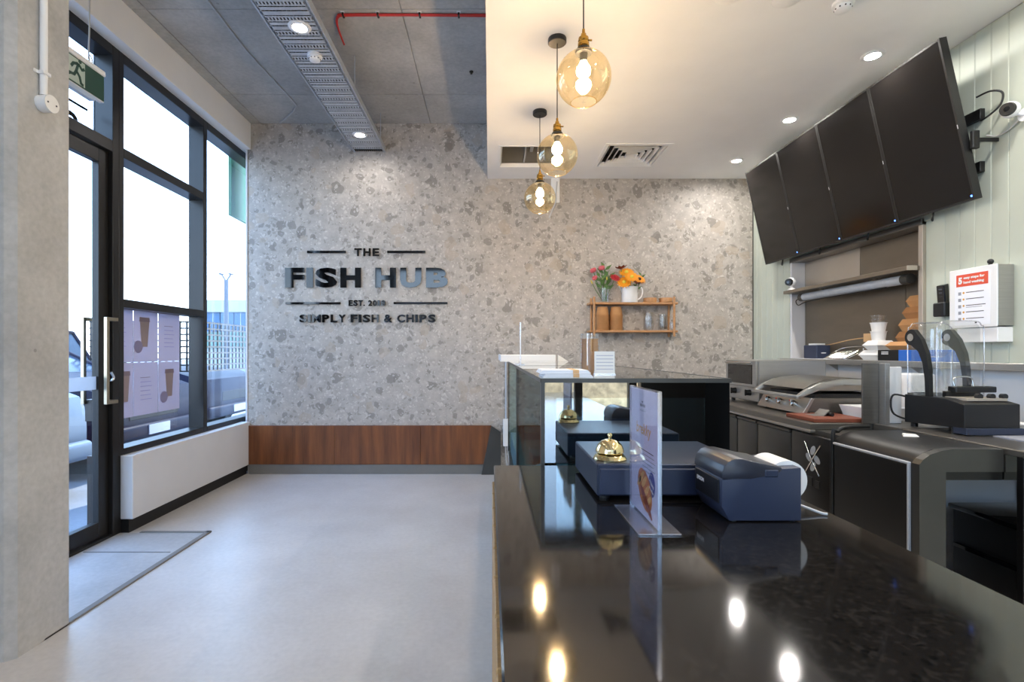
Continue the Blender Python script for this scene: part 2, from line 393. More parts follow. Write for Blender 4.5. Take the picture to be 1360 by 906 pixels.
# worn slab and its edging by the door
obj('threshold_slab', B().prism([(-2.64, 2.30), (-2.03, 2.30), (-2.03, 3.66), (-2.64, 3.66)], 'z', -0.005, 0.004), 'slab_concrete', fl)
obj('edging', B().prism([(-2.035, 2.30), (-2.0, 2.30), (-2.0, 3.69), (-2.035, 3.69)], 'z', -0.005, 0.010, 0.003), 'grey_kick', fl)
obj('edging', B().prism([(-2.50, 3.655), (-2.0, 3.655), (-2.0, 3.685), (-2.50, 3.685)], 'z', -0.005, 0.010, 0.003), 'grey_kick', fl)
obj('edging', B().box(-2.62, -2.06, 3.30, 3.308, -0.004, 0.007), 'grey_kick', fl)

ce = struct('ceiling', B().box(-2.95, 3.2, YF-0.1, 6.1, ZC+0.012, ZC+0.25), 'ceiling_concrete')
cols_ = [(-2.56, -2.436), (-2.430, -0.628), (-0.622, 0.02)]
rows_ = [(0.03, 1.227), (1.233, 2.427), (2.433, 3.627), (3.633, 4.827), (4.833, 5.45)]
for a in cols_:
    for r in rows_: obj('formwork_panel', B().box(a[0], a[1], r[0], r[1], ZC, ZC+0.014, 0.002), 'ceiling_concrete', ce)
# plasterboard ceiling over the counter, with its two openings cut out
pc = B(); zt = ZC+0.012
H1 = (0.10, 0.66, 4.58, 5.10); H2 = (1.05, 1.61, 4.54, 5.08)
for x0, x1, y0, y1 in ((-0.02, 2.81, YF, 4.54), (-0.02, 0.10, 4.54, YB), (0.10, 0.66, 4.54, 4.58), (0.10, 0.66, 5.10, YB), (0.66, 1.05, 4.54, YB), (1.05, 1.61, 5.08, YB), (1.61, 2.81, 4.54, YB)):
    pc.box(x0, x1, y0, y1, ZP, ZP+0.03)
pc.box(-0.02, 0.0, YF, YB, ZP+0.03, zt)
struct('ceiling', pc, 'plaster')
# back wall faced with big terrazzo panels
wb = struct('wall_back', B().box(-2.573, 3.2, YB+0.012, YB+0.2, 0, ZC+0.02), 'grey_kick')
ed = [-2.575, -1.98, -0.76, 0.46, 1.68, 2.80]
for a, b in zip(ed, ed[1:]): obj('wall_panel', B().box(a+0.0004, b-0.0004, YB, YB+0.014, 0, ZC, 0.0006), 'terrazzo', wb)
# left wall: column, dwarf wall, bulkhead
struct('wall_pillar', B().prism([(-2.62, 2.435), (-2.0, 2.435), (-2.0, 2.17), (-2.03, 2.14), (-2.62, 2.14)], 'z', 0, ZC, 0.0), 'column_concrete')
struct('wall_left', B().box(-2.64, -2.55, 3.66, YB, 0.10, 0.555, 0.004), 'white_paint')
struct('baseboard_left', B().box(-2.80, -2.585, 3.67, YB, 0, 0.10), 'black_kick')
struct('wall_left', B().box(-2.86, -2.641, 3.64, 6.1, 0.0, 0.555), 'black_alu')
struct('wall_left', B().box(-2.86, -2.53, 6.05, 6.1, 0.0, ZC).box(-2.573, -2.53, YB+0.205, 6.05, 0.0, ZC), 'white_paint')  # hidden closure walls added to keep the sky out of the gap
struct('wall_left', B().box(-2.86, -2.54, YF, 6.1, 3.45, ZC+0.01, 0.002), 'plaster')
struct('trim_1', B().box(-2.59, -2.573, YB-0.01, YB+0.03, 0.555, 3.45), 'white_paint')
# right wall: grooved boards around the servery opening
OY0, OY1, OZ0, OZ1 = 3.32, 4.75, 1.235, 2.14
wr = B(); 
for y0, y1, z0, z1 in ((YF, OY0, 0, ZC), (OY1, YB+0.1, 0, ZC), (OY0, OY1, 0, OZ0), (OY0, OY1, OZ1, ZC)): wr.box(XR+0.012, XR+0.12, y0, y1, z0, z1)
wr = struct('wall_right', wr, 'sage')
def board(y0, y1, z0, z1): obj('board', B().box(XR, XR+0.014, y0, y1, z0, z1, 0.0035), 'sage', wr)
y = 1.42
while y < YB:
    y0, y1 = y, min(y+0.0955, YB)
    if y1 <= OY0+0.02 or y0 >= OY1-0.02: board(y0, y1, 0, ZP)
    else:
        board(y0, y1, OZ1, ZP); board(y0, y1, 0, OZ0)
    y += 0.0965
struct('trim_2', B().box(XR-0.012, XR+0.11, OY0-0.012, OY0+0.022, OZ0, OZ1+0.02, 0.002), 'pale_steel')
struct('trim_3', B().box(XR-0.012, XR+0.11, OY1-0.012, OY1+0.015, OZ0, OZ1+0.02, 0.002), 'white_paint')
struct('trim_4', B().box(XR-0.02, XR+0.11, OY0-0.012, OY1+0.012, OZ1-0.02, OZ1+0.02, 0.002), 'dark_stainless')
# niche lining
nb = struct('wall_niche', B().box(XR+0.125, XR+0.16, OY0-0.05, OY1+0.05, OZ0-0.05, OZ1+0.05), 'dark_stainless')
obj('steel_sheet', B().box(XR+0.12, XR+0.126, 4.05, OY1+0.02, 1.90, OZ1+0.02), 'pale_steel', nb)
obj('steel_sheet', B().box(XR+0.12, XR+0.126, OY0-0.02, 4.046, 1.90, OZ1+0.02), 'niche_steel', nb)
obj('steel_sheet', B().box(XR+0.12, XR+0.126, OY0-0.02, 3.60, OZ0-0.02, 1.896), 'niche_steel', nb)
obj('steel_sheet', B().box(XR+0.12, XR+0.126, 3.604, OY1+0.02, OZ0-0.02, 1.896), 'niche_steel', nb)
obj('reveal_sheet', B().box(XR+0.0, XR+0.125, OY1-0.006, OY1-0.001, OZ0, OZ1), 'stainless', nb)
# tiled splashback
sp = struct('wall_splashback', B().box(XR-0.010, XR, 1.4, 5.2, 0.88, 1.20), 'grey_kick')
y = 1.4
while y < 5.1: obj('tile', B().box(XR-0.018, XR-0.008, y+0.001, y+0.299, 0.90, 1.197, 0.002), 'white_tile', sp); y += 0.3
# rear of the room, behind the camera
rw = B()
rw.box(-2.95, -2.62, YF-0.15, YF, 0, ZC); rw.box(-2.62, -0.03, YF-0.15, YF, 0, 2.85); rw.box(-2.62, 0.45, YF-0.15, YF, 3.62, ZC); rw.box(-0.03, 0.45, YF-0.15, YF, 0, 3.62)
struct('wall_rear', rw, 'plaster')
struct('wall_rear', B().box(1.95, 3.2, YF-0.15, YF, 0, ZC).box(0.45, 1.95, YF-0.15, YF, 0, 0.25).box(0.45, 1.95, YF-0.15, YF, 3.0, ZC), 'fridge_black')
w4 = struct('window_4', B().box(0.45, 1.95, YF-0.10, YF-0.02, 0.25, 0.32).box(0.45, 1.95, YF-0.10, YF-0.02, 2.93, 3.0), 'black_alu')
xs = [0.45, 1.10, 1.80]
for x in xs: obj('mullion', B().box(x, x+0.10, YF-0.11, YF-0.01, 0.25, 3.0), 'black_alu', w4)
for a, b in zip(xs, xs[1:]): obj('pane', B().box(a+0.06, b+0.01, YF-0.065, YF-0.059, 0.3, 2.95), 'window_glass', w4)
struct('wall_right', B().box(2.78, XR+0.012, YF, -1.6, 0, ZP), 'fridge_black')  # black facing out of view, added to darken the case end's reflection
w5 = struct('window_5', B().box(-2.62, -0.03, YF-0.10, YF-0.02, 2.85, 2.90).box(-2.62, -0.03, YF-0.10, YF-0.02, 3.57, 3.62), 'black_alu')
obj('pane', B().box(-2.62, -0.03, YF-0.065, YF-0.059, 2.9, 3.57), 'window_glass', w5)

# ------------------------------------------------------------------ shopfront windows and door (left)
def frame_bar(b, y0, y1, z0, z1, x0=-2.78, x1=-2.64): b.box(x0, x1, y0, y1, z0, z1, 0.003)
GX0, GX1 = -2.772, -2.764
w1 = struct('window_1', B().box(-2.78, -2.64, 3.65, 3.70, 0.555, 3.45, 0.003), 'black_alu')
for y0, y1, z0, z1 in ((3.70, 4.73, 0.555, 0.60), (3.70, 4.73, 1.62, 1.68), (3.70, 4.73, 2.70, 2.77), (3.70, 4.73, 3.38, 3.45)):
    obj('frame_rail', B().box(-2.78, -2.64, y0, y1, z0, z1, 0.003), 'black_alu', w1)
for z0, z1 in ((0.60, 1.62), (1.68, 2.70), (2.77, 3.38)): obj('pane', B().box(GX0, GX1, 3.70, 4.73, z0, z1), 'window_glass', w1)
w2 = struct('window_2', B().box(-2.78, -2.64, 4.73, 4.79, 0.555, 3.45, 0.003), 'black_alu')
obj('frame_rail', B().box(-2.78, -2.64, 4.79, 6.05, 0.555, 0.60, 0.003), 'black_alu', w2)
obj('frame_rail', B().box(-2.78, -2.64, 4.79, 6.05, 3.38, 3.45, 0.003), 'black_alu', w2)
obj('pane', B().box(GX0, GX1, 4.79, 6.05, 0.60, 3.38), 'window_glass', w2)
d1 = struct('door_1', B().box(-2.78, -2.64, 3.59, 3.65, 0, 3.45, 0.003), 'black_alu')
obj('frame_rail', B().box(-2.78, -2.64, 2.50, 3.59, 2.70, 2.78, 0.003), 'black_alu', d1)
obj('frame_rail', B().box(-2.78, -2.64, 2.50, 3.59, 3.38, 3.45, 0.003), 'black_alu', d1)
obj('frame_rail', B().box(-2.78, -2.64, 2.44, 2.50, 0, 3.45, 0.003), 'black_alu', d1)
obj('threshold', B().box(-2.78, -2.64, 2.50, 3.59, 0, 0.02, 0.003), 'black_alu', d1)
obj('pane', B().box(GX0, GX1, 2.50, 3.59, 2.78, 3.38), 'window_glass', d1)
lf = obj('door_leaf', B().box(-2.72, -2.67, 3.50, 3.588, 0.025, 2.695, 0.003).box(-2.72, -2.67, 2.51, 2.60, 0.025, 2.695, 0.003).box(-2.72, -2.67, 2.60, 3.50, 2.60, 2.695, 0.003).box(-2.72, -2.67, 2.60, 3.50, 0.025, 0.13, 0.003), 'black_alu', d1)
obj('pane', B().box(-2.699, -2.691, 2.60, 3.50, 0.13, 2.60), 'window_glass', lf)
obj('frosted_band', B().box(-2.690, -2.688, 2.60, 3.50, 1.04, 1.13), 'frosted', lf)
def pull(xb, xf, yb, yf, z0, z1):
    b = B().box(xb-0.012, xb+0.012, yb-0.012, yb+0.012, z0, z1, 0.002)
    for z in (z0, z1-0.024): b.box(xb-0.010, xb+0.010, yb, yf+0.012, z, z+0.024, 0.002); b.box(min(xb, xf), max(xb, xf), yf-0.012, yf+0.012, z, z+0.024, 0.002)
    obj('pull_handle', b, 'handle_steel', lf)
pull(-2.605, -2.67, 3.485, 3.57, 0.94, 1.535); pull(-2.775, -2.72, 3.50, 3.555, 0.94, 1.535)
obj('lock_case', B().box(-2.775, -2.72, 3.51, 3.575, 0.82, 0.97, 0.004), 'black_plastic', lf)
obj('lever', B().tube([(-2.67, 3.565, 1.10), (-2.63, 3.565, 1.10), (-2.625, 3.575, 1.12), (-2.622, 3.545, 1.16)], 0.009), 'chrome', lf)
# vinyl lettering on the transom light over the door, read from outside
obj('vinyl_rule', B().box(-2.764, -2.7625, 2.52, 3.52, 2.95, 2.967), 'sign_black', d1)
obj('vinyl_lettering', B().text('SIMPLY', (-2.7625, 3.44, 2.70), (0, -1, 0), (0, 0, 1), 0.88, 0.19, 0.001, 0.02), 'sign_black', d1)
struct('wall_left', B().box(-2.86, -2.64, -1.0, 2.44, 0, 3.45), 'plaster')
w3 = struct('window_3', B().box(-2.78, -2.64, YF, -1.0, 0.0, 0.08).box(-2.78, -2.64, YF, -1.0, 3.38, 3.45).box(-2.78, -2.64, YF, -1.0, 2.62, 2.74), 'black_alu')
for y in (YF, -1.06): obj('mullion', B().box(-2.78, -2.64, y, y+0.06, 0, 3.45), 'black_alu', w3)
obj('pane', B().box(GX0, GX1, YF+0.05, -1.05, 0.08, 3.40), 'window_glass', w3)

# ------------------------------------------------------------------ low timber panel on the back wall
bp_ = thing('timber_panel', (-1.27, YB-0.02, 0), 'long low walnut veneer panel above a grey kick along the patterned wall', 'wall panel')
obj('kickboard', B().box(-2.55, -0.02, YB-0.022, YB-0.001, 0.0, 0.105, 0.002), 'grey_kick', bp_)
xs = [-2.55, -1.64, -0.73, 0.02]
for a, b in zip(xs, xs[1:]): obj('veneer_board', B().box(a+0.0008, b-0.0008, YB-0.032, YB-0.001, 0.105, 0.515, 0.002), 'walnut', bp_)
obj('end_piece', B().prism([(-0.085, 0.0), (0.12, 0.0), (0.12, 0.45), (0.02, 0.515)], 'y', YB-0.05, YB-0.033), 'fridge_grey', bp_)  # dark grey wedge filling the dark area between veneer and display case

# ------------------------------------------------------------------ wall sign
sg = thing('shop_sign', (-1.31, YB, 1.62), 'raised black shop sign lettering THE FISH HUB on patterned wall', 'sign')
S = 4.533; yw = YB-0.012; kk = yw/F
def zx(px): return (340+px/S-VX)*kk
def zz(py): return EYE+(VY-(300+py/S))*kk
def glyph(ch, a, b, t, bt, bold=0.03):
    obj('letter', B().text(ch, (zx(a), YB-0.001, zz(bt)), (1, 0, 0), (0, 0, 1), zx(b)-zx(a), zz(t)-zz(bt), 0.015, bold), 'sign_black', sg)
for ch, a, b in (('F', 175, 290), ('I', 304, 344), ('S', 357, 488), ('H', 508, 632), ('H', 718, 843), ('U', 868, 996), ('B', 1024, 1156)): glyph(ch, a, b, 252, 372, 0.05)
for ch, a, b in (('T', 592, 636), ('H', 646, 690), ('E', 702, 741)): glyph(ch, a, b, 135, 182, 0.035)
for ch, a, b, t in (('E', 558, 582, 448), ('S', 587, 613, 447), ('T', 617, 643, 448), ('.', 647, 655, 474), ('2', 676, 699, 448), ('0', 703, 727, 448), ('1', 732, 746, 448), ('8', 753, 779, 448)): glyph(ch, a, b, t, 482, 0.03)
for word, a, b in (('SIMPLY', 262, 540), ('FISH', 570, 740), ('&', 770, 820), ('CHIPS', 850, 1081)):
    wd = {'S': 1.0, 'I': 0.36, 'M': 1.2, 'P': 0.98, 'L': 0.9, 'Y': 1.0, 'F': 0.9, 'H': 1.0, 'C': 1.05, '&': 1.0}
    gap = 0.2; tot = sum(wd[c] for c in word)+gap*(len(word)-1); k = (b-a)/tot; x = a
    for c in word: glyph(c, x, x+wd[c]*k, 534, 581, 0.035); x += (wd[c]+gap)*k
for a, b, t, bt in ((308, 540, 150, 164), (790, 1020, 150, 164), (178, 507, 460, 472), (829, 1153, 459, 471)):
    obj('rule', B().box(zx(a), zx(b), YB-0.016, YB-0.001, zz(bt), zz(t)), 'sign_black', sg)

# ------------------------------------------------------------------ counter
ct = thing('service_counter', (0.37, 0.4, 0), 'long service counter with polished black speckled stone top', 'counter')
obj('worktop', B().box(0.013, 0.72, -1.2, 1.53, 0.92, 0.96, 0.003), 'black_granite', ct)
obj('carcass', B().box(0.03, 0.69, -1.18, 1.51, 0, 0.92), 'fridge_black', ct)
bt = obj('batten', B().box(0.008, 0.031, -1.175, -1.055, 0.0, 0.918, 0.002), 'batten', ct)
copies(bt, ct, [(0, 0.128*i, 0) for i in range(1, 21)])

# ------------------------------------------------------------------ cash drawer, bell, printer, menu stand
cd = thing('cash_drawer', (0.42, 1.32, 0.96), 'flat navy metal cash drawer on black counter under a brass bell', 'cash drawer')
obj('case', B().box(0.247, 0.60, 1.175, 1.474, 0.968, 1.042, 0.003), 'navy_metal', cd)
obj('front_panel', B().box(0.252, 0.595, 1.169, 1.176, 0.972, 1.032, 0.002), 'navy_plastic', cd)
for x in (0.27, 0.57):
    for y in (1.20, 1.45): obj('foot', B().cyl((x, y, 0.96), (x, y, 0.969), 0.012), 'black_plastic', cd)
bl = thing('service_bell', (0.288, 1.225, 1.042), 'polished brass call bell on navy cash drawer', 'bell')
c = (0.288, 1.225, 1.042)
obj('base', B().lathe([(0, 0), (0.039, 0), (0.0395, 0.004), (0.036, 0.009), (0.031, 0.014), (0.022, 0.017), (0, 0.018)], c, 40), 'bell_gold', bl, smooth=40)
obj('dome', B().lathe([(0.031, 0.017), (0.0335, 0.019), (0.0325, 0.026), (0.028, 0.036), (0.020, 0.044), (0.010, 0.048), (0, 0.049)], c, 40), 'bell_gold', bl, smooth=40)
obj('button', B().lathe([(0.0035, 0.045), (0.0035, 0.054), (0.0055, 0.056), (0.0055, 0.060), (0.003, 0.063), (0, 0.0635)], c, 20), 'bell_gold', bl, smooth=40)
pr = thing('receipt_printer', (0.54, 1.09, 0.96), 'navy receipt printer with paper roll at its back on black counter', 'printer')
z0 = 0.962
obj('body', B().prism([(0.478, z0), (0.622, z0), (0.622, z0+0.107), (0.575, z0+0.104), (0.52, z0+0.085), (0.463, z0+0.085), (0.463, z0+0.028)], 'y', 1.02, 1.155, 0.003), 'navy_plastic', pr, smooth=30)
lid = [(0.462, z0+0.084), (0.4635, z0+0.098), (0.468, z0+0.110), (0.476, z0+0.119), (0.488, z0+0.124), (0.505, z0+0.124), (0.555, z0+0.112), (0.582, z0+0.108), (0.582, z0+0.100), (0.57, z0+0.093), (0.52, z0+0.084)]
obj('lid', B().prism(lid, 'y', 1.0185, 1.1565, 0.002), 'printer_lid', pr, smooth=35)
obj('latch', B().box(0.548, 0.575, 1.0165, 1.022, z0+0.088, z0+0.103, 0.002), 'navy_metal', pr)
obj('paper_roll', B().cyl((0.608, 1.045, z0+0.074), (0.608, 1.13, z0+0.074), 0.041, seg=32), 'white_card', pr, smooth=40)
obj('front_plate', B().box(0.4605, 0.4635, 1.03, 1.145, z0+0.032, z0+0.080, 0.001), 'black_plastic', pr)
obj('lettering', B().text('EPSON', (0.4603, 1.135, z0+0.058), (0, -1, 0), (0, 0, 1), 0.036, 0.0085, 0.0004, 0.03), 'label_white', pr)
for x in (0.49, 0.61):
    for y in (1.03, 1.145): obj('foot', B().cyl((x, y, 0.96), (x, y, z0+0.001), 0.006), 'black_plastic', pr)
obj('cable', B().tube([(0.61, 1.10, z0+0.012), (0.64, 1.10, z0+0.016), (0.665, 1.08, z0+0.010), (0.69, 1.065, z0+0.002), (0.70, 1.06, 0.9635)], 0.003), 'grey_cable', pr, smooth=60)
# menu stand
ms = thing('menu_stand', (0.315, 1.036, 0.96), 'clear acrylic stand holding a lilac brekky menu with a croissant', 'menu stand')
obj('base', B().box(0.275, 0.355, 0.944, 1.128, 0.9602, 0.9632, 0.0006), 'acrylic_edge', ms)
obj('front_sheet', B().box(0.3095, 0.3110, 0.944, 1.128, 0.963, 1.226), 'acrylic', ms)
obj('back_sheet', B().box(0.3160, 0.3175, 0.944, 1.128, 0.963, 1.226), 'acrylic', ms)
obj('edge_strip', B().box(0.3095, 0.3175, 0.9425, 0.944, 0.963, 1.226).box(0.3095, 0.3175, 1.128, 1.1295, 0.963, 1.226), 'acrylic_edge', ms)
mp = obj('menu_card', B().box(0.3125, 0.3145, 0.947, 1.125, 0.968, 1.222), 'menu_paper', ms)
u, v = (0, -1, 0), (0, 0, 1)
def mtext(t, y, z, w_, h, m, bold=0.0, sh=0.0): obj('print', B().text(t, (0.3124, y, z), u, v, w_, h, 0.0001, bold, sh), m, mp)
mtext('THE', 1.051, 1.195, 0.010, 0.004, 'ink', 0.02); mtext('FISH HUB', 1.061, 1.187, 0.034, 0.006, 'ink', 0.03); mtext('SIMPLY FISH & CHIPS', 1.063, 1.178, 0.038, 0.0035, 'ink_light')
mtext('brekky', 1.088, 1.124, 0.098, 0.030, 'gold_ink', 0.01, 0.15)
for i, (a, wd) in enumerate(((1.075, 0.10), (1.045, 0.075), (1.045, 0.08), (1.045, 0.07), (1.045, 0.078), (1.045, 0.06))):
    obj('print', B().box(0.3122, 0.3124, a-wd, a, 1.100-i*0.008, 1.1018-i*0.008), 'ink' if i == 0 else 'ink_light', mp)
def disc2(cy, cz, ry, rz, x=0.3123, rot=0.0, n=24, x1=None):
    pts = []
    for i in range(n):
        a = 2*PI*i/n; yy = ry*math.cos(a); zz_ = rz*math.sin(a)
        pts.append((cy+yy*math.cos(rot)-zz_*math.sin(rot), cz+yy*math.sin(rot)+zz_*math.cos(rot)))
    return B().prism(pts, 'x', x, 0.3125 if x1 is None else x1)
obj('print', disc2(0.985, 1.043, 0.019, 0.024), 'menu_blue', mp)
obj('print', B().text('4 buns', (0.3121, 1.000, 1.046), (0, -0.93, -0.36), (0, -0.36, 0.93), 0.028, 0.008, 0.0001, 0.02), 'label_white', mp)
obj('print', B().text('& coffee', (0.3121, 1.000, 1.034), (0, -0.93, -0.36), (0, -0.36, 0.93), 0.026, 0.006, 0.0001, 0.02), 'label_white', mp)
obj('print', disc2(1.03, 1.022, 0.050, 0.036, 0.31225, 0.55), 'croissant', mp)
for i, (a, z, r) in enumerate(((1.066, 1.032, 0.010), (1.052, 1.042, 0.012), (1.035, 1.036, 0.012), (1.018, 1.022, 0.012), (1.003, 1.006, 0.010))):
    obj('print', disc2(a, z, r*0.55, r*1.9, 0.3121, 0.9), 'croissant_light', mp)
obj('print', disc2(1.02, 1.000, 0.045, 0.009, 0.31205, 0.6), 'croissant_dark', mp)

# ------------------------------------------------------------------ display cases
def case(y0, y1, label, near):
    c = thing('display_case', (0.44, (y0+y1)/2, 0), label, 'display case', 'glass display cases in a row behind the counter')
    x0, x1, zt = 0.157, 0.725, 1.218
    obj('base', B().box(x0+0.01, x1-0.01, y0+0.01, y1-0.01, 0, 0.46, 0.004), 'fridge_black', c)
    obj('inner_back', B().box(x1-0.03, x1-0.01, y0+0.03, y1-0.03, 0.46, 1.19), 'black_gloss', c)
    obj('deck', B().box(x0+0.02, x1-0.04, y0+0.06, y1-0.04, 0.46, 0.62, 0.004), 'case_deck', c)
    for z, d in ((0.80, 0.34), (0.99, 0.28)): obj('glass_shelf', B().box(x1-0.04-d, x1-0.04, y0+0.04, y1-0.03, z, z+0.008), 'teal_glass', c)
    for y in (y0+0.25, y1-0.25):
        obj('tray', B().box(x0+0.10, x1-0.10, y-0.15, y+0.15, 0.62, 0.68, 0.006), 'deck_blue', c)
    t = obj('top_glass', B().box(x0, x1, y0, y1, zt-0.010, zt, 0.001), 'clear_glass', c)
    obj('edge_trim', B().box(x0-0.002, x1+0.002, y0-0.004, y0, zt-0.012, zt+0.001).box(x0-0.004, x0, y0-0.004, y1, zt-0.012, zt+0.001).box(x1, x1+0.004, y0-0.004, y1, zt-0.012, zt+0.001), 'fridge_grey', c)
    obj('side_glass', B().box(x0, x0+0.006, y0+0.006, y1, 0.46, zt-0.012), 'side_glass', c)
    obj('corner_post', B().box(x0-0.002, x0+0.010, y0-0.003, y0+0.010, 0.46, zt-0.010), 'fridge_grey', c)
    obj('corner_post', B().box(x0, x0+0.012, y1-0.012, y1, 0.46, zt-0.010), 'black_alu', c)
    # end wall: black banded double glazing
    xa, xb, za, zb = x0+0.045, x1-0.075, 0.50, zt-0.058
    b = B().box(x0+0.010, xa, y0, y0+0.006, 0.46, zt-0.012).box(xb, x1, y0, y0+0.006, 0.46, zt-0.012).box(xa, xb, y0, y0+0.006, zb, zt-0.012).box(xa, xb, y0, y0+0.006, 0.46, za)
    obj('end_band', b, 'mirror_border', c)
    obj('end_glass', B().box(xa, xb, y0, y0+0.006, za, zb), 'mirror_glass', c)
    obj('far_glass', B().box(x0+0.012, x1-0.03, y1-0.006, y1, 0.46, zt-0.012), 'teal_glass', c)
    return c
case(1.545, 2.93, 'glass display case with dark mirrored end panel against the stone counter', True)
case(2.955, 4.34, 'glass display case carrying a white tray, next to the patterned wall', False)
zt = 1.2185
wt = thing('wire_tray', (0.31, 4.2, zt), 'white low tray on the far display case top', 'tray')
obj('tray_floor', B().box(0.09, 0.53, 4.10, 4.32, zt, zt+0.008), 'white_plastic', wt)
obj('tray_rim', B().box(0.09, 0.53, 4.10, 4.112, zt+0.008, zt+0.055, 0.002).box(0.09, 0.102, 4.112, 4.308, zt+0.008, zt+0.055, 0.002).box(0.518, 0.53, 4.112, 4.308, zt+0.008, zt+0.055, 0.002).box(0.09, 0.53, 4.308, 4.32, zt+0.008, zt+0.055, 0.002), 'white_plastic', wt)
obj('tray_clip', B().box(0.074, 0.092, 4.15, 4.19, zt+0.012, zt+0.06, 0.003), 'galvanised', wt)
wf = B().prism([(0.555, zt), (0.64, zt), (0.555, zt+0.055)], 'y', 4.14, 4.17, 0.001)
obj('card_wedge', wf, 'white_card', None, 'small white folded card wedge beside the white tray', 'card')
ac = thing('acrylic_panel', (0.2, 3.3, zt), 'upright clear acrylic panel standing on the far display case', 'acrylic panel')
obj('sheet', B().box(0.188, 0.194, 3.15, 3.29, zt, zt+0.26, 0.001), 'acrylic', ac)
obj('edge', B().box(0.188, 0.194, 3.145, 3.15, zt, zt+0.26), 'acrylic_edge', ac)
obj('foot', B().box(0.165, 0.217, 3.15, 3.29, zt, zt+0.004), 'acrylic_edge', ac)
for i, (x0, x1, y0, zz0) in enumerate(((0.148+0.02, 0.325, 1.60, 0), (0.16, 0.318, 1.605, 0.012))):
    p = thing('paper_wad', (0.25, 1.68, zt+zz0), ('lower', 'upper')[i]+' folded white paper bundle held by a tan band on display case', 'paper')
    b = B()
    for k in range(3): b.box(x0+0.003*k, x1-0.004*k, y0, y0+0.15, zt+zz0+0.0038*k, zt+zz0+0.0038*k+0.0034)
    obj('sheets', b, 'paper', p)
    obj('band', B().box(0.262, 0.281, y0-0.001, y0+0.151, zt+zz0+0.0005, zt+zz0+0.0119), 'rubber_band', p)
# brown tube of stacked cups in clear sleeve, and small white card in holder
cup0 = None
for k in range(9):
    b = B().lathe([(0.0, 0.0), (0.026, 0.0), (0.0315, 0.030), (0.033, 0.030), (0.033, 0.0325), (0.0305, 0.0325), (0.025, 0.003), (0.0, 0.003)], (0.372, 1.90, zt+0.012*k), 20) if k == 0 else None
    if k == 0: cup0 = obj('paper_cup', b, 'kraft', None, 'small brown paper cup in a sleeved stack on the display case', 'cup', 'sleeved brown cups on the display case', smooth=40)
    else:
        q = cup0.copy(); C.objects.link(q); q.location.z += 0.012*k
obj('cup_sleeve', B().lathe([(0.034, 0), (0.034, 0.148), (0.0355, 0.148), (0.0355, 0)], (0.372, 1.90, zt), 28), 'clear_plastic', None, 'clear plastic sleeve around a stack of small brown cups', 'sleeve', smooth=40)
cs = thing('card_holder', (0.43, 1.8, zt), 'small white lined card in an acrylic holder on display case', 'card holder')
obj('holder', B().box(0.37, 0.445, 1.815, 1.817, zt, zt+0.012).box(0.37, 0.445, 1.80, 1.835, zt, zt+0.002), 'acrylic_edge', cs)
cc = obj('card', B().box(0.372, 0.443, 1.811, 1.815, zt+0.004, zt+0.082), 'white_card', cs)
for k in range(5): obj('print', B().box(0.378, 0.438, 1.8106, 1.811, zt+0.018+0.012*k, zt+0.0205+0.012*k), 'menu_grey', cc)
# power box on the wall by the cases
pb = thing('power_box', (0.18, YB-0.02, 0.0), 'white wall power box with vertical conduit and drop cables beside display case', 'power box')
obj('box', B().box(0.145, 0.215, YB-0.05, YB, 0.30, 0.585, 0.004), 'white_plastic', pb)
obj('conduit', B().cyl((0.178, YB-0.02, 0.585), (0.178, YB-0.02, 1.21), 0.012), 'galvanised', pb, smooth=40)
obj('cable', B().tube([(0.17, YB-0.03, 0.30), (0.18, YB-0.03, 0.15), (0.21, YB-0.04, 0.0)], 0.008), 'grey_cable', pb, smooth=60)
obj('cable', B().tube([(0.195, YB-0.03, 0.30), (0.21, YB-0.03, 0.15), (0.25, YB-0.04, 0.0)], 0.008), 'grey_cable', pb, smooth=60)

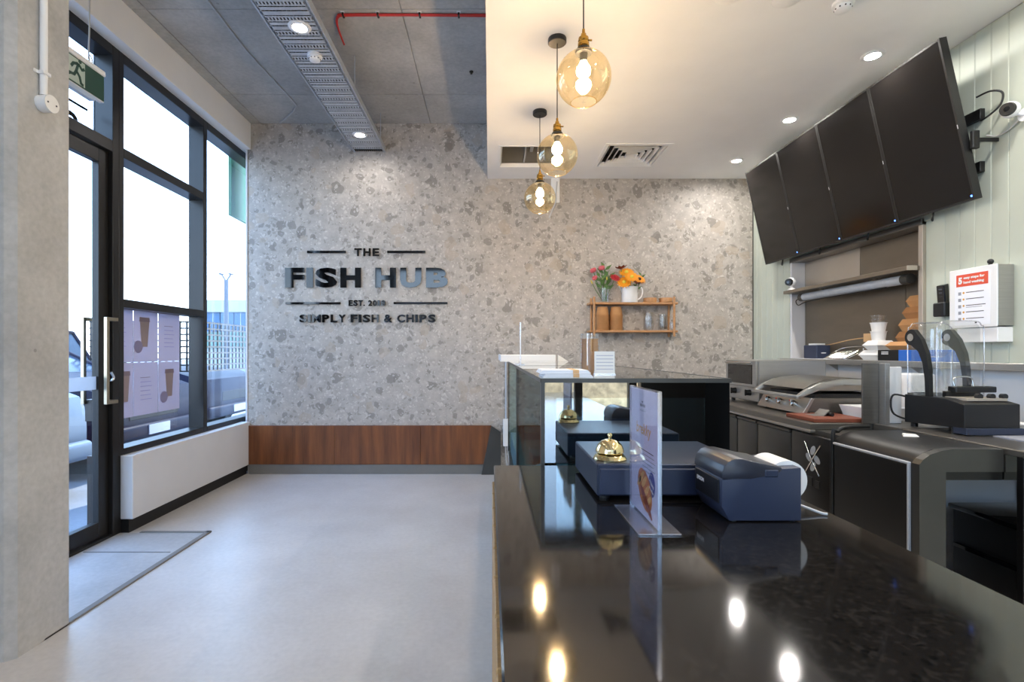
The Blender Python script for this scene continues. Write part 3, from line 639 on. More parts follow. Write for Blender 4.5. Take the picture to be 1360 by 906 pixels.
# ------------------------------------------------------------------ pendants
def pendant(x, y, zc, label):
    t = thing('pendant_lamp', (x, y, ZP), label, 'pendant lamp', 'amber globe pendants over the counter')
    obj('canopy', B().lathe([(0, 0), (0.052, 0), (0.054, -0.004), (0.054, -0.026), (0.050, -0.030), (0, -0.030)], (x, y, ZP), 32), 'black_plastic', t, smooth=40)
    top = zc+0.118
    obj('cord', B().cyl((x, y, top+0.09), (x, y, ZP-0.03), 0.003, seg=8), 'black_cable', t, smooth=60)
    sk = obj('socket', B().lathe([(0, 0.098), (0.006, 0.098), (0.007, 0.082), (0.011, 0.078), (0.013, 0.066), (0.022, 0.060), (0.024, 0.046), (0.021, 0.042), (0.025, 0.036), (0.025, 0.022), (0.021, 0.018), (0.021, 0.004), (0, 0.004)], (x, y, top), 24), 'brass', t, smooth=40)
    obj('switch_knob', B().cyl((x+0.02, y, top+0.05), (x+0.037, y, top+0.05), 0.004, seg=10), 'brass', sk)
    obj('cap', B().lathe([(0, 0.012), (0.030, 0.012), (0.036, 0.002), (0.036, -0.010), (0, -0.010)], (x, y, top), 28), 'black_plastic', t, smooth=40)
    pf = []
    R = 0.12
    for i in range(25):
        a = math.radians(17+(152-17)*i/24); pf.append((R*math.sin(a), R*math.cos(a)))
    inner = [(r-0.0022*0.9, z) for r, z in pf]
    obj('globe', B().lathe(pf, (x, y, zc), 40), 'amber_glass', t, smooth=60)
    rim = pf[-1]
    g2 = B(); g2.tube([(x+rim[0]*math.cos(2*PI*i/40), y+rim[0]*math.sin(2*PI*i/40), zc+rim[1]) for i in range(41)], 0.0022, 6)
    obj('rim', g2, 'amber_glass', t, smooth=60)
    obj('lamp_holder', B().cyl((x, y, top-0.045), (x, y, top-0.008), 0.017), 'black_plastic', t, smooth=40)
    obj('bulb', B().lathe([(0, -0.045), (0.013, -0.045), (0.017, -0.054), (0.027, -0.070), (0.031, -0.084), (0.029, -0.098), (0.019, -0.110), (0, -0.114)], (x, y, top), 20), 'bulb', t, smooth=60)
for x, px, py, lab in ((0.41, 775, 104, 'amber glass globe pendant hanging close above the black counter, its canopy out of view'), (0.385, 740, 206, 'amber glass globe pendant between the two other globe lamps'), (0.373, 717, 263, 'amber glass globe pendant nearest to the patterned wall')):
    Y = x*F/(px-VX); Y = {0.41: 2.26, 0.385: 3.01, 0.373: 3.92}[x]
    p = P(px, py, Y); pendant(p.x, Y, p.z, lab)

# ------------------------------------------------------------------ ceiling fittings
def downlight(x, y, z, label, group, r=0.055, lens='lamp_disc', can=False):
    t = thing('downlight', (x, y, z), label, 'downlight', group)
    obj('ring', B().lathe([(r*0.72, 0.0), (r*0.72, -0.006), (r*0.8, -0.009), (r*1.1, -0.006), (r*1.18, 0.0)], (x, y, z), 28), 'white_plastic', t, smooth=50)
    obj('lens', B().lathe([(r*0.74, -0.004), (0, -0.004)], (x, y, z), 24), lens, t)
    if can: obj('housing', B().lathe([(r*0.73, -0.002), (r*0.80, 0.0), (r*0.80, 0.05), (0, 0.05)], (x, y, z), 24), 'galvanised', t, smooth=40)  # can added to stop the lens lighting the ceiling through the tray
    return t
for i, y in enumerate((4.93, 4.06, 3.18, 2.30, 1.42, 0.5, -0.6, -1.7)):
    downlight(2.38, y, ZP, ('round white recessed downlight over the kitchen bench, by the patterned wall corner', 'round white recessed downlight over the middle of the menu screens', 'round white recessed downlight beside the top of the large end screen')[i] if i < 3 else 'round white recessed downlight behind the menu screens row', 'recessed downlights over the kitchen')
for y in (1.2, -0.4, -1.9): downlight(1.2, y, ZP, 'round white downlight added out of view over the staff aisle', 'recessed downlights over the kitchen')  # extra lamps out of view, added to light the room
def detector(x, y, z, label):
    t = thing('smoke_detector', (x, y, z), label, 'smoke detector')
    obj('base', B().lathe([(0, 0), (0.052, 0), (0.052, -0.014), (0.046, -0.018), (0, -0.018)], (x, y, z), 28), 'white_plastic', t, smooth=40)
    obj('chamber', B().lathe([(0.036, -0.018), (0.040, -0.026), (0.038, -0.040), (0.028, -0.046), (0, -0.047)], (x, y, z), 28), 'white_plastic', t, smooth=40)
    for k in range(10):
        a = 2*PI*k/10; obj('vent_slot', B().cyl((x+0.037*math.cos(a), y+0.037*math.sin(a), z-0.033), (x+0.041*math.cos(a), y+0.041*math.sin(a), z-0.033), 0.004, seg=8), 'ink', t)
detector(1.865, 2.70, ZP, 'white round smoke detector on the smooth white ceiling')
for x, y, lab in ((1.556, 2.665, 'plain round white disc on the ceiling beside the smoke detector'), (1.246, 2.64, 'plain round white disc on the ceiling further from the smoke detector')):
    obj('ceiling_disc', B().lathe([(0, -0.006), (0.070, -0.006), (0.078, 0.0), (0.0, 0.0)], (x, y, ZP), 32), 'plaster', None, lab, 'cover plate', smooth=40)  # flat discs for the faint pale circles on the ceiling
# square diffuser
dv = thing('ceiling_diffuser', (1.33, 4.81, ZP), 'square white louvred air diffuser in the smooth ceiling', 'air vent')
def ring4(x0, x1, y0, y1, t, z0, z1, slope):
    b = B()
    def r(k, z): return [(x0+k, y0+k, z), (x1-k, y0+k, z), (x1-k, y1-k, z), (x0+k, y1-k, z)]
    b.loft([r(0, z0), r(slope, z1), r(slope+t, z1), r(t, z0), r(0, z0)], caps=False); return b
obj('frame', ring4(1.03, 1.63, 4.515, 5.105, 0.035, ZP-0.008, ZP+0.0, 0.002), 'white_plastic', dv)
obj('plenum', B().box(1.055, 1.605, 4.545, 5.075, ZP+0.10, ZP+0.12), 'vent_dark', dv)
for k in range(5):
    q = 0.045+0.05*k
    obj('louvre', ring4(1.03+q, 1.63-q, 4.515+q, 5.105-q, 0.004, ZP-0.006, ZP+0.030, 0.012), 'white_plastic', dv)
# open return-air hatch
hv = thing('ceiling_hatch', (0.38, 4.84, ZP), 'open rectangular ceiling hatch with white frame and loose cables inside', 'ceiling hatch')
obj('frame', ring4(0.085, 0.675, 4.565, 5.115, 0.02, ZP-0.006, ZP+0.03, 0.015), 'white_plastic', hv)
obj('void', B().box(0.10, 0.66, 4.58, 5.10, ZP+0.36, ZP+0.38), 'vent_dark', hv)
obj('void_side', B().box(0.09, 0.10, 4.58, 5.10, ZP+0.03, ZP+0.36).box(0.66, 0.67, 4.58, 5.10, ZP+0.03, ZP+0.36).box(0.10, 0.66, 5.10, 5.11, ZP+0.03, ZP+0.36).box(0.10, 0.66, 4.57, 4.58, ZP+0.03, ZP+0.36), 'grey_kick', hv)
obj('cable', B().tube([(0.36, 4.95, ZP+0.36), (0.35, 4.97, ZP+0.1), (0.34, 5.05, ZP+0.03)], 0.008), 'grey_cable', hv, smooth=60)
obj('cable', B().tube([(0.48, 4.9, ZP+0.36), (0.47, 4.93, ZP+0.05), (0.52, 4.95, ZP+0.03), (0.55, 4.9, ZP+0.36)], 0.007), 'grey_cable', hv, smooth=60)
obj('strut', B().box(0.40, 0.43, 4.60, 5.08, ZP+0.14, ZP+0.16), 'galvanised', hv)
# ducting on the back wall
du = thing('cable_duct', (0.70, YB, 2.88), 'short white cable duct dropping down patterned wall behind the globes', 'cable duct')
obj('duct', B().box(0.655, 0.745, YB-0.03, YB, 2.88, ZP, 0.003), 'white_plastic', du)
obj('loose_cable', B().tube([(0.715, YB-0.032, 3.10), (0.705, YB-0.034, 2.98), (0.70, YB-0.034, 2.88), (0.66, YB-0.02, 2.78), (0.635, YB-0.012, 2.72)], 0.008), 'grey_cable', du, smooth=60)
# cable tray
ZT = 3.42
tr = thing('cable_tray', (-1.27, 4.0, ZT), 'galvanised perforated cable tray hanging below concrete ceiling', 'cable tray')
xa, xb = -1.44, -1.105
for s, x in ((0, xa), (1, xb)): obj('side_rail', B().box(x-0.004, x+0.004, -1.9, YB, ZT, ZT+0.055).box(x-0.004 if s else x+0.004, x-0.02 if s else x+0.02, -1.9, YB, ZT, ZT+0.003), 'galvanised', tr)
b = B().box(xa+0.004, xb-0.004, 2.20, 2.213, ZT, ZT+0.003).box(xa+0.004, xb-0.004, 2.241, 2.252, ZT, ZT+0.003)
for k in range(15):
    x = xa+0.012+(xb-xa-0.024)*k/14; b.box(x-0.0055, x+0.0055, 2.213, 2.241, ZT, ZT+0.003)
r0 = obj('slotted_rung', b, 'galvanised', tr)
n = int((YB-2.2)/0.148)
copies(r0, tr, [(0, 0.148*i, 0) for i in range(1, n+1)])
r1 = obj('plain_rung', B().box(xa+0.004, xb-0.004, 2.262, 2.290, ZT, ZT+0.002), 'galvanised', tr)
copies(r1, tr, [(0, 0.148*i, 0) for i in range(1, n)])
r2 = obj('plain_rung', B().box(xa+0.004, xb-0.004, 2.302, 2.338, ZT, ZT+0.002), 'galvanised', tr)
copies(r2, tr, [(0, 0.148*i, 0) for i in range(1, n)])
for k, x in enumerate([-1.418+0.0225*i for i in range(14)]):
    obj('slot_shade_strand', B().tube([(x, 2.0, ZT+0.014), (x+0.004*math.sin(k), 3.0, ZT+0.014), (x-0.004*math.cos(k), 4.2, ZT+0.014), (x, YB-0.02, ZT+0.014)], 0.0105), 'black_cable', tr, smooth=60)  # full black layer added above the rungs to darken the tray slots
for y in (-1.0, 0.8, 2.5, 4.2, 5.2):
    for x in (xa, xb): obj('hanger_rod', B().cyl((x, y, ZT+0.05), (x, y, ZC), 0.004, seg=8), 'galvanised', tr)
for px, py, lab in ((398, 36, 'round lit downlight set in the cable tray beside smoke detector'), (478, 179, 'round lit downlight set in the end of the cable tray near wall')):
    Y = F*(ZT-EYE)/(VY-py); downlight((px-VX)*Y/F, Y, ZT, lab, 'downlights in the cable tray', 0.062, 'tray_lamp', True)
for y in (1.7, 0.05, -1.6): downlight(-1.27, y, ZT, 'round lit downlight added out of view in the cable tray', 'downlights in the cable tray', 0.062, 'tray_lamp', True)  # unseen lamps added to brighten the left side of the room
Y = F*(ZT-EYE)/(VY-73); detector((418-VX)*Y/F, Y, ZT, 'white round smoke detector under the cable tray')
# cables on concrete ceiling
rc = thing('red_cable', (-0.5, 3.67, ZC-0.02), 'bright red fire cable clipped across the concrete ceiling', 'cable')
for dy in (0.0, 0.014):
    obj('strand', B().tube([(-1.12, 3.95, ZC-0.06), (-1.13, 3.86, ZC-0.02), (-1.12, 3.75+dy, ZC-0.012), (-1.09, 3.685+dy, ZC-0.010), (-1.03, 3.67+dy, ZC-0.010), (-0.6, 3.672+dy*0.6, ZC-0.010), (-0.02, 3.675+dy, ZC-0.010)], 0.007), 'red_cable', rc, smooth=60)
for x in (-1.05, -0.80, -0.50, -0.22):
    obj('clip', B().box(x-0.007, x+0.007, 3.655, 3.70, ZC-0.020, ZC, 0.001), 'black_plastic', rc)
    obj('clip_plate', B().box(x-0.014, x+0.014, 3.648, 3.668, ZC-0.004, ZC), 'white_plastic', rc)
obj('ceiling_cable', B().tube([(-1.93, 2.6, ZC-0.006), (-1.941, 3.52, ZC-0.006), (-1.951, 4.145, ZC-0.008), (-1.90, 4.93, ZC-0.006), (-1.93, 5.08, ZC-0.006), (-2.03, 5.22, ZC-0.006), (-2.22, 5.42, ZC-0.006)], 0.007), 'grey_cable', None, 'thin pale grey cable running along the concrete ceiling to the wall', 'cable', smooth=60)
p = P(626, 95, F*(ZC-EYE)/(VY-95))
obj('anchor_bolt', B().lathe([(0, 0), (0.018, 0), (0.018, -0.006), (0.010, -0.008), (0.010, -0.022), (0, -0.022)], (p.x, p.y, ZC), 10), 'black_plastic', None, 'small black anchor bolt in the concrete ceiling', 'bolt')

# ------------------------------------------------------------------ pillar conduit, exit sign
pcn = thing('conduit', (-1.98, 2.31, 2.40), 'white pipe conduit with round junction box on concrete pillar', 'conduit')
yj = 2.28
obj('pipe', B().cyl((-1.985, yj, 2.44), (-1.985, yj, ZC), 0.0145), 'white_plastic', pcn, smooth=40)
obj('junction_box', B().cyl((-2.0, yj+0.005, 2.405), (-1.955, yj+0.005, 2.405), 0.036, seg=28), 'white_plastic', pcn, smooth=40)
obj('junction_lid', B().cyl((-1.955, yj+0.005, 2.405), (-1.951, yj+0.005, 2.405), 0.038, seg=28), 'white_card', pcn, smooth=40)
for dy in (-0.022, 0.022): obj('screw', B().cyl((-1.951, yj+0.005+dy, 2.405), (-1.9495, yj+0.005+dy, 2.405), 0.004, seg=8), 'ink', pcn)
obj('saddle', B().box(-2.0, -1.967, yj-0.02, yj+0.02, 2.53, 2.545, 0.002).box(-2.0, -1.995, yj-0.035, yj+0.035, 2.53, 2.545), 'white_plastic', pcn)
ex = thing('exit_sign', (-2.2, 2.72, 2.72), 'green running man exit sign hanging by wire beside pillar', 'exit sign')
y0, y1, z0, z1 = 2.56, 2.92, 2.715, 2.865
obj('housing', B().box(-2.225, -2.195, y0, y1, z0, z1, 0.004), 'white_plastic', ex)
obj('top_rail', B().box(-2.235, -2.19, y0-0.005, y1+0.005, z1, z1+0.03, 0.004), 'white_plastic', ex)
obj('diffuser', B().prism([(-2.232, z0), (-2.192, z0), (-2.197, z0-0.022), (-2.227, z0-0.022)], 'y', y0+0.02, y1-0.07, 0.003), 'frosted', ex)
pn = obj('green_panel', B().box(-2.196, -2.192, y0+0.008, y1-0.008, z0+0.006, z1-0.004), 'exit_green', ex)
gx = -2.1915
obj('pictogram_field', B().box(-2.193, gx, 2.655, 2.775, z0+0.012, z1-0.010), 'exit_white', pn)
cy, cz = 2.718, z0
man = B()
man.cyl((gx-0.0005, cy+0.022, cz+0.136), (gx+0.001, cy+0.022, cz+0.136), 0.011, seg=14)
for pts in ([(0.012, 0.122), (-0.002, 0.076)], [(0.008, 0.118), (-0.022, 0.106), (-0.034, 0.088)], [(0.012, 0.118), (0.036, 0.098), (0.050, 0.108)], [(-0.002, 0.076), (0.020, 0.054), (0.030, 0.022), (0.042, 0.020)], [(-0.002, 0.076), (-0.016, 0.050), (-0.044, 0.046), (-0.05, 0.040)]):
    for a, c_ in zip(pts, pts[1:]):
        d = Vector((c_[0]-a[0], c_[1]-a[1])).normalized(); nn = Vector((-d.y, d.x))*0.0075
        man.prism([(cy+a[0]+nn.x, cz+a[1]+nn.y), (cy+c_[0]+nn.x+d.x*0.004, cz+c_[1]+nn.y+d.y*0.004), (cy+c_[0]-nn.x+d.x*0.004, cz+c_[1]-nn.y+d.y*0.004), (cy+a[0]-nn.x, cz+a[1]-nn.y)], 'x', gx-0.0005, gx+0.001)
obj('running_man', man, 'exit_green', pn)
obj('hanging_wire', B().tube([(-2.21, 2.83, z1+0.03), (-2.212, 2.826, z1+0.10), (-2.21, 2.83, z1+0.3), (-2.21, 2.83, ZC)], 0.004), 'grey_cable', ex, smooth=60)
obj('hook', B().tube([(-2.21, 2.845, z1+0.03), (-2.21, 2.85, z1+0.055), (-2.21, 2.83, z1+0.075), (-2.21, 2.82, z1+0.05)], 0.003), 'grey_cable', ex, smooth=60)

# ------------------------------------------------------------------ posters on the window
YS = [3.675, 3.972, 4.269, 4.566]
cupspots = {(0, 1): (0.13, 0.22), (1, 0): (0.20, 0.22), (1, 2): (0.15, 0.22)}
ROWZ = [(1.218, 1.638), (0.795, 1.214)]
for r, (za, zb) in enumerate(ROWZ):
    for c_ in range(3):
        lab = (('left', 'middle', 'right')[c_])
        has = (r, c_) in cupspots
        nm = {(0, 0): 'plain lilac poster sheet by the door frame, upper row on window', (0, 1): 'lilac poster with coffee cup, upper row of window posters', (0, 2): 'plain lilac poster sheet beside clear glass, upper row on window',
              (1, 0): 'lilac poster with coffee cup by the door frame, lower row on window', (1, 1): 'plain lilac poster sheet between two cup posters, lower row on window', (1, 2): 'lilac poster with coffee cup beside clear glass, lower row on window'}[(r, c_)]
        t = thing('poster', (-2.76, (YS[c_]+YS[c_+1])/2, za), nm, 'poster', 'poster sheets taped inside the window')
        sh = obj('sheet', B().box(-2.7635, -2.7625, YS[c_]+0.003, YS[c_+1]-0.003, za, zb), 'poster_backlit', t)
        if has:
            dy, dz = cupspots[(r, c_)]; y = YS[c_]+dy; z = za+dz
            obj('cup_print', B().prism([(y-0.055, z+0.10), (y+0.055, z+0.10), (y+0.036, z-0.10), (y-0.036, z-0.10)], 'x', -2.7625, -2.7615), 'poster_cup', sh)
            obj('cup_print', B().prism([(y-0.065, z+0.10), (y+0.065, z+0.10), (y+0.058, z+0.135), (y-0.058, z+0.135)], 'x', -2.7625, -2.7613), 'poster_lid', sh)
            obj('seal_print', disc2(y-0.075, z-0.10, 0.05, 0.05, -2.7625, x1=-2.7611), 'poster_seal', sh)
        else:
            for k in range(6): obj('text_line', B().box(-2.7625, -2.7618, YS[c_]+0.08, YS[c_+1]-0.08-0.01*(k % 3), za+0.12+0.035*k, za+0.125+0.035*k), 'poster_lid' if k == 5 else 'poster_seal', sh)

# ------------------------------------------------------------------ shelf on the back wall with its things
sx0, sx1, sd = 1.035, 1.95, 0.16
ZU, ZL = 1.81, 1.52
sh = thing('wall_shelf', (1.49, YB-0.08, 1.46), 'two tier light timber wall shelf with dowel uprights on patterned wall', 'shelf')
obj('shelf_board', B().box(sx0, sx1, YB-sd, YB-0.004, ZU-0.022, ZU, 0.004), 'timber', sh)
obj('shelf_board', B().box(sx0, sx1, YB-sd, YB-0.004, ZL-0.022, ZL, 0.004), 'timber', sh)
for x in (sx0+0.045, sx1-0.045):
    obj('upright', B().cyl((x, YB-sd-0.011, ZL-0.065), (x, YB-sd-0.011, ZU+0.055), 0.0125), 'timber', sh, smooth=40)
    obj('upright', B().cyl((x, YB-0.014, ZL-0.065), (x, YB-0.014, ZU+0.055), 0.0125), 'timber', sh, smooth=40)
def sX(px): return (px-VX)*(YB-0.08)/F
# cups in two stacks
for i, (px, lab, grp) in enumerate(((800, 'brown paper cup in the stack next to the shelf upright', 'brown cups stacked by the shelf upright'), (818, 'brown paper cup in the second stack, beside bare shelf', 'brown cups in the second stack'))):
    x = sX(px); first = None; n = 15
    for k in range(n):
        if first is None:
            first = obj('paper_cup', B().lathe([(0.0, 0.085), (0.052, 0.085), (0.066, 0.002), (0.0715, 0.003), (0.0715, 0.0), (0.064, 0.0), (0.0505, 0.083), (0.0, 0.083)], (x, YB-0.085, ZL), 20), 'kraft', None, lab, 'cup', grp, smooth=40)
        else:
            q = first.copy(); C.objects.link(q); q.location.z += 0.0115*k
# glass jugs
def jug(x, y, z, r, h, lab):
    t = thing('glass_jug', (x, y, z), lab, 'jug', 'glass jugs on the lower shelf')
    obj('body', B().lathe([(0, 0.004), (r*0.8, 0.004), (r*0.86, 0.02), (r, h*0.35), (r*0.9, h*0.75), (r*0.98, h), (r*0.93, h), (r*0.85, h*0.75), (r*0.94, h*0.35), (r*0.78, 0.012), (0, 0.012)], (x, y, z-0.004), 24), 'clear_plastic', t, smooth=50)
    obj('handle', B().tube([(x+r*0.85, y, z+h*0.85), (x+r*1.35, y, z+h*0.82), (x+r*1.5, y, z+h*0.6), (x+r*1.4, y, z+h*0.38), (x+r*0.95, y, z+h*0.3)], 0.005), 'clear_plastic', t, smooth=60)
jug(sX(861), YB-0.085, ZL, 0.058, 0.19, 'tall clear glass jug beside the bare part of the shelf')
jug(sX(880), YB-0.08, ZL, 0.052, 0.175, 'clear glass jug between the tall jug and the upright')
jug(sX(890), YB-0.125, ZL, 0.026, 0.09, 'small clear glass jug tucked against the shelf upright')
# wooden bowls
for px, lab in ((863, 'low round wooden bowl beside the white jug of sunflowers'), (884, 'low round wooden bowl at the shelf upright')):
    obj('wooden_bowl', B().lathe([(0, 0), (0.058, 0), (0.066, 0.006), (0.068, 0.044), (0.066, 0.050), (0.060, 0.050), (0.058, 0.01), (0, 0.01)], (sX(px), YB-0.085, ZU), 28), 'timber', None, lab, 'bowl', smooth=40)
# vase with flowers
vx, vy = sX(803), YB-0.09
vs = thing('glass_vase', (vx, vy, ZU), 'clear glass vase of mixed pink flowers on upper shelf', 'vase')
obj('body', B().lathe([(0, 0.0), (0.038, 0.0), (0.041, 0.01), (0.046, 0.15), (0.043, 0.15), (0.037, 0.012), (0, 0.012)], (vx, vy, ZU), 24), 'clear_plastic', vs, smooth=50)
def flower(base, tip, kind, lab, r, grp):
    base = Vector(base); tip = Vector(tip); mid = (base+tip)/2+Vector(((tip.x-base.x)*0.15, 0, 0.02))
    t = thing('flower', tuple(base), lab, 'flower', grp)
    obj('stem', B().tube([base, mid, tip], 0.0035, 6), 'leaf', t, smooth=60)
    d = (tip-mid).normalized(); d = (d+Vector((0, -1.0, 0.25))).normalized() if kind in ('sun', 'ger') else d
    q = Vector((0, 0, 1)).rotation_difference(d)
    if kind in ('sun', 'ger'):
        n = 16; b = B()
        for L_ in range(2):
            for k in range(n):
                a = 2*PI*(k+0.5*L_)/n; u1 = q @ Vector((math.cos(a), math.sin(a), 0)); s1 = q @ Vector((-math.sin(a), math.cos(a), 0)); zz_ = d*(0.004*L_)
                rr = r*(1.0-0.2*L_)
                b.face([tip+zz_+u1*rr*0.25-s1*rr*0.06, tip+zz_+u1*rr*0.65-s1*rr*0.13+d*0.004, tip+zz_+u1*rr, tip+zz_+u1*rr*0.65+s1*rr*0.13+d*0.004, tip+zz_+u1*rr*0.25+s1*rr*0.06])
        obj('petals', b, {'sun': 'petal_orange', 'ger': 'petal_red'}[kind], t)
        obj('centre', B().ball(tip+d*0.004, r*(0.24 if kind == 'sun' else 0.34), 12), ('seed_dark' if 'handle' in lab else 'petal_yellow') if kind == 'sun' else 'petal_red', t, smooth=60)
    elif kind == 'bud':
        b = B()
        for k in range(5):
            a = 2*PI*k/5; b.ball(tip+q @ Vector((math.cos(a)*r*0.4, math.sin(a)*r*0.4, r*0.2)), r*0.5, 8, (1, 1, 1.3))
        obj('petals', b, 'petal_pink', t, smooth=60)
    elif kind == 'leafy':
        b = B()
        for k in range(7):
            a = 2.4*k; p = base.lerp(tip, 0.45+0.09*k); u1 = Vector((math.cos(a), math.sin(a)*0.6, 0.7)).normalized(); s1 = u1.cross(Vector((0, 1, 0))).normalized()
            b.face([p, p+u1*r*0.6+s1*r*0.22, p+u1*r*1.3, p+u1*r*0.6-s1*r*0.22])
        obj('leaves', b, 'leaf', t)
    elif kind == 'lily':
        obj('petals', B().loft([[tuple(tip+q @ Vector((rr*math.cos(2*PI*k/8), rr*math.sin(2*PI*k/8), zz_))) for k in range(8)] for rr, zz_ in ((0.004, 0), (r*0.4, r*0.7), (r*0.35, r*1.4), (0.003, r*2.1))]), 'petal_yellow', t, smooth=60)
    elif kind == 'rust':
        b = B()
        for k in range(9):
            a = 2*PI*k/9; u1 = q @ Vector((math.cos(a), math.sin(a), 0.5)).normalized(); s1 = u1.cross(d).normalized()
            b.face([tip, tip+u1*r*0.6+s1*r*0.25, tip+u1*r, tip+u1*r*0.6-s1*r*0.25])
        obj('petals', b, 'petal_rust', t)
    return t
def fl_at(px, py, dy): return P(px, py, vy+dy)
g1 = 'cut flowers in the glass vase'
vb = Vector((vx, vy, ZU+0.016))
spots = [(788, 360, -0.02, 'bud', 'pink bud flower leaning out of the glass vase furthest from sunflowers', 0.038), (799, 357, -0.03, 'bud', 'pink bud flower standing tallest in the glass vase', 0.038), (790, 370, -0.05, 'bud', 'pink bud flower low over the glass vase rim', 0.032),
         (817, 369, -0.06, 'ger', 'deep red gerbera leaning towards the sunflowers', 0.062), (787, 377, -0.03, 'lily', 'yellow lily bud drooping from glass vase', 0.02), (803, 355, 0.0, 'leafy', 'tall leafy green stem at the back of glass vase', 0.075), (797, 368, -0.04, 'leafy', 'leafy green stem at the front of glass vase', 0.075), (808, 366, -0.02, 'leafy', 'leafy green stem beside the red gerbera', 0.075), (806, 372, -0.06, 'lily', 'greenish lily bud upright in the glass vase', 0.018)]
for i, (px, py, dy, kind, lab, r) in enumerate(spots):
    a = 2*PI*i/len(spots); flower(vb+Vector((0.02*math.cos(a), 0.02*math.sin(a), 0)), fl_at(px, py, dy), kind, lab, r, g1)
# white jug with sunflowers
jx, jy = sX(836), YB-0.085
wj = thing('white_jug', (jx, jy, ZU), 'white enamel jug holding orange sunflowers on upper shelf', 'jug')
obj('body', B().lathe([(0, 0), (0.080, 0), (0.083, 0.006), (0.080, 0.12), (0.090, 0.165), (0.086, 0.166), (0.076, 0.12), (0.078, 0.01), (0, 0.01)], (jx, jy, ZU), 28), 'white_plastic', wj, smooth=50)
obj('spout', B().loft([[(jx-0.078, jy-0.03, ZU+0.11), (jx-0.078, jy+0.03, ZU+0.11), (jx-0.06, jy+0.0, ZU+0.10)], [(jx-0.10, jy-0.03, ZU+0.16), (jx-0.10, jy+0.03, ZU+0.16), (jx-0.07, jy, ZU+0.14)], [(jx-0.128, jy-0.012, ZU+0.20), (jx-0.128, jy+0.012, ZU+0.20), (jx-0.10, jy, ZU+0.17)]]), 'white_plastic', wj)
obj('handle', B().tube([(jx+0.078, jy, ZU+0.145), (jx+0.12, jy, ZU+0.16), (jx+0.135, jy, ZU+0.12), (jx+0.12, jy, ZU+0.06), (jx+0.08, jy, ZU+0.03)], 0.008), 'white_plastic', wj, smooth=60)
g2 = 'sunflowers in the white jug'
jb = Vector((jx, jy, ZU+0.014))
for i, (px, py, dy, kind, lab, r) in enumerate([(832, 362, -0.03, 'sun', 'orange sunflower at the top of the white jug', 0.088), (829, 375, -0.07, 'sun', 'orange sunflower low at the front of the white jug', 0.085), (839, 368, -0.085, 'sun', 'orange sunflower foremost in the white jug', 0.082), (849, 371, -0.05, 'sun', 'orange sunflower leaning to the jug handle', 0.078), (825, 358, -0.02, 'rust', 'rust brown foliage sprig rising behind sunflowers', 0.085), (845, 377, -0.08, 'rust', 'rust brown foliage sprig drooping over the white jug', 0.085), (852, 366, -0.01, 'leafy', 'green leafy sprig behind the sunflowers', 0.05)]):
    a = 2*PI*i/7; flower(jb+Vector((0.04*math.cos(a), 0.04*math.sin(a), 0)), fl_at(px, py, dy), kind, lab, r, g2)

# ------------------------------------------------------------------ menu screens on the right wall
BX, BZ, TX, TZ = 2.70, 2.1475, 2.50, 3.0425
upv = Vector((TX-BX, 0, TZ-BZ)); UL = upv.length; upv.normalize(); nrm = Vector((-upv.z, 0, upv.x))
def tvbox(b, y0, y1, t0, t1, n0, n1):
    r = bmesh.ops.create_cube(b.bm, size=1.0)
    for v in r['verts']:
        t = t0 if v.co.z < 0 else t1; n = n0 if v.co.x < 0 else n1; y = y0 if v.co.y < 0 else y1
        v.co = Vector((BX, y, BZ))+upv*t+nrm*n
    return b
mr = thing('mounting_rail', (2.79, 3.9, 2.3), 'long black wall rail carrying the four menu screens', 'mounting rail')
obj('rail', B().box(XR-0.03, XR-0.001, 2.90, 4.98, 2.62, 2.68, 0.002).box(XR-0.03, XR-0.001, 2.90, 4.98, 2.32, 2.38, 0.002), 'black_plastic', mr)
TW = 0.54; TY0 = 2.842
tvl = ['black portrait menu screen at the row end beside the wall camera', 'black portrait menu screen second from the wall camera end', 'black portrait menu screen second from the patterned wall', 'black portrait menu screen next to the patterned wall']
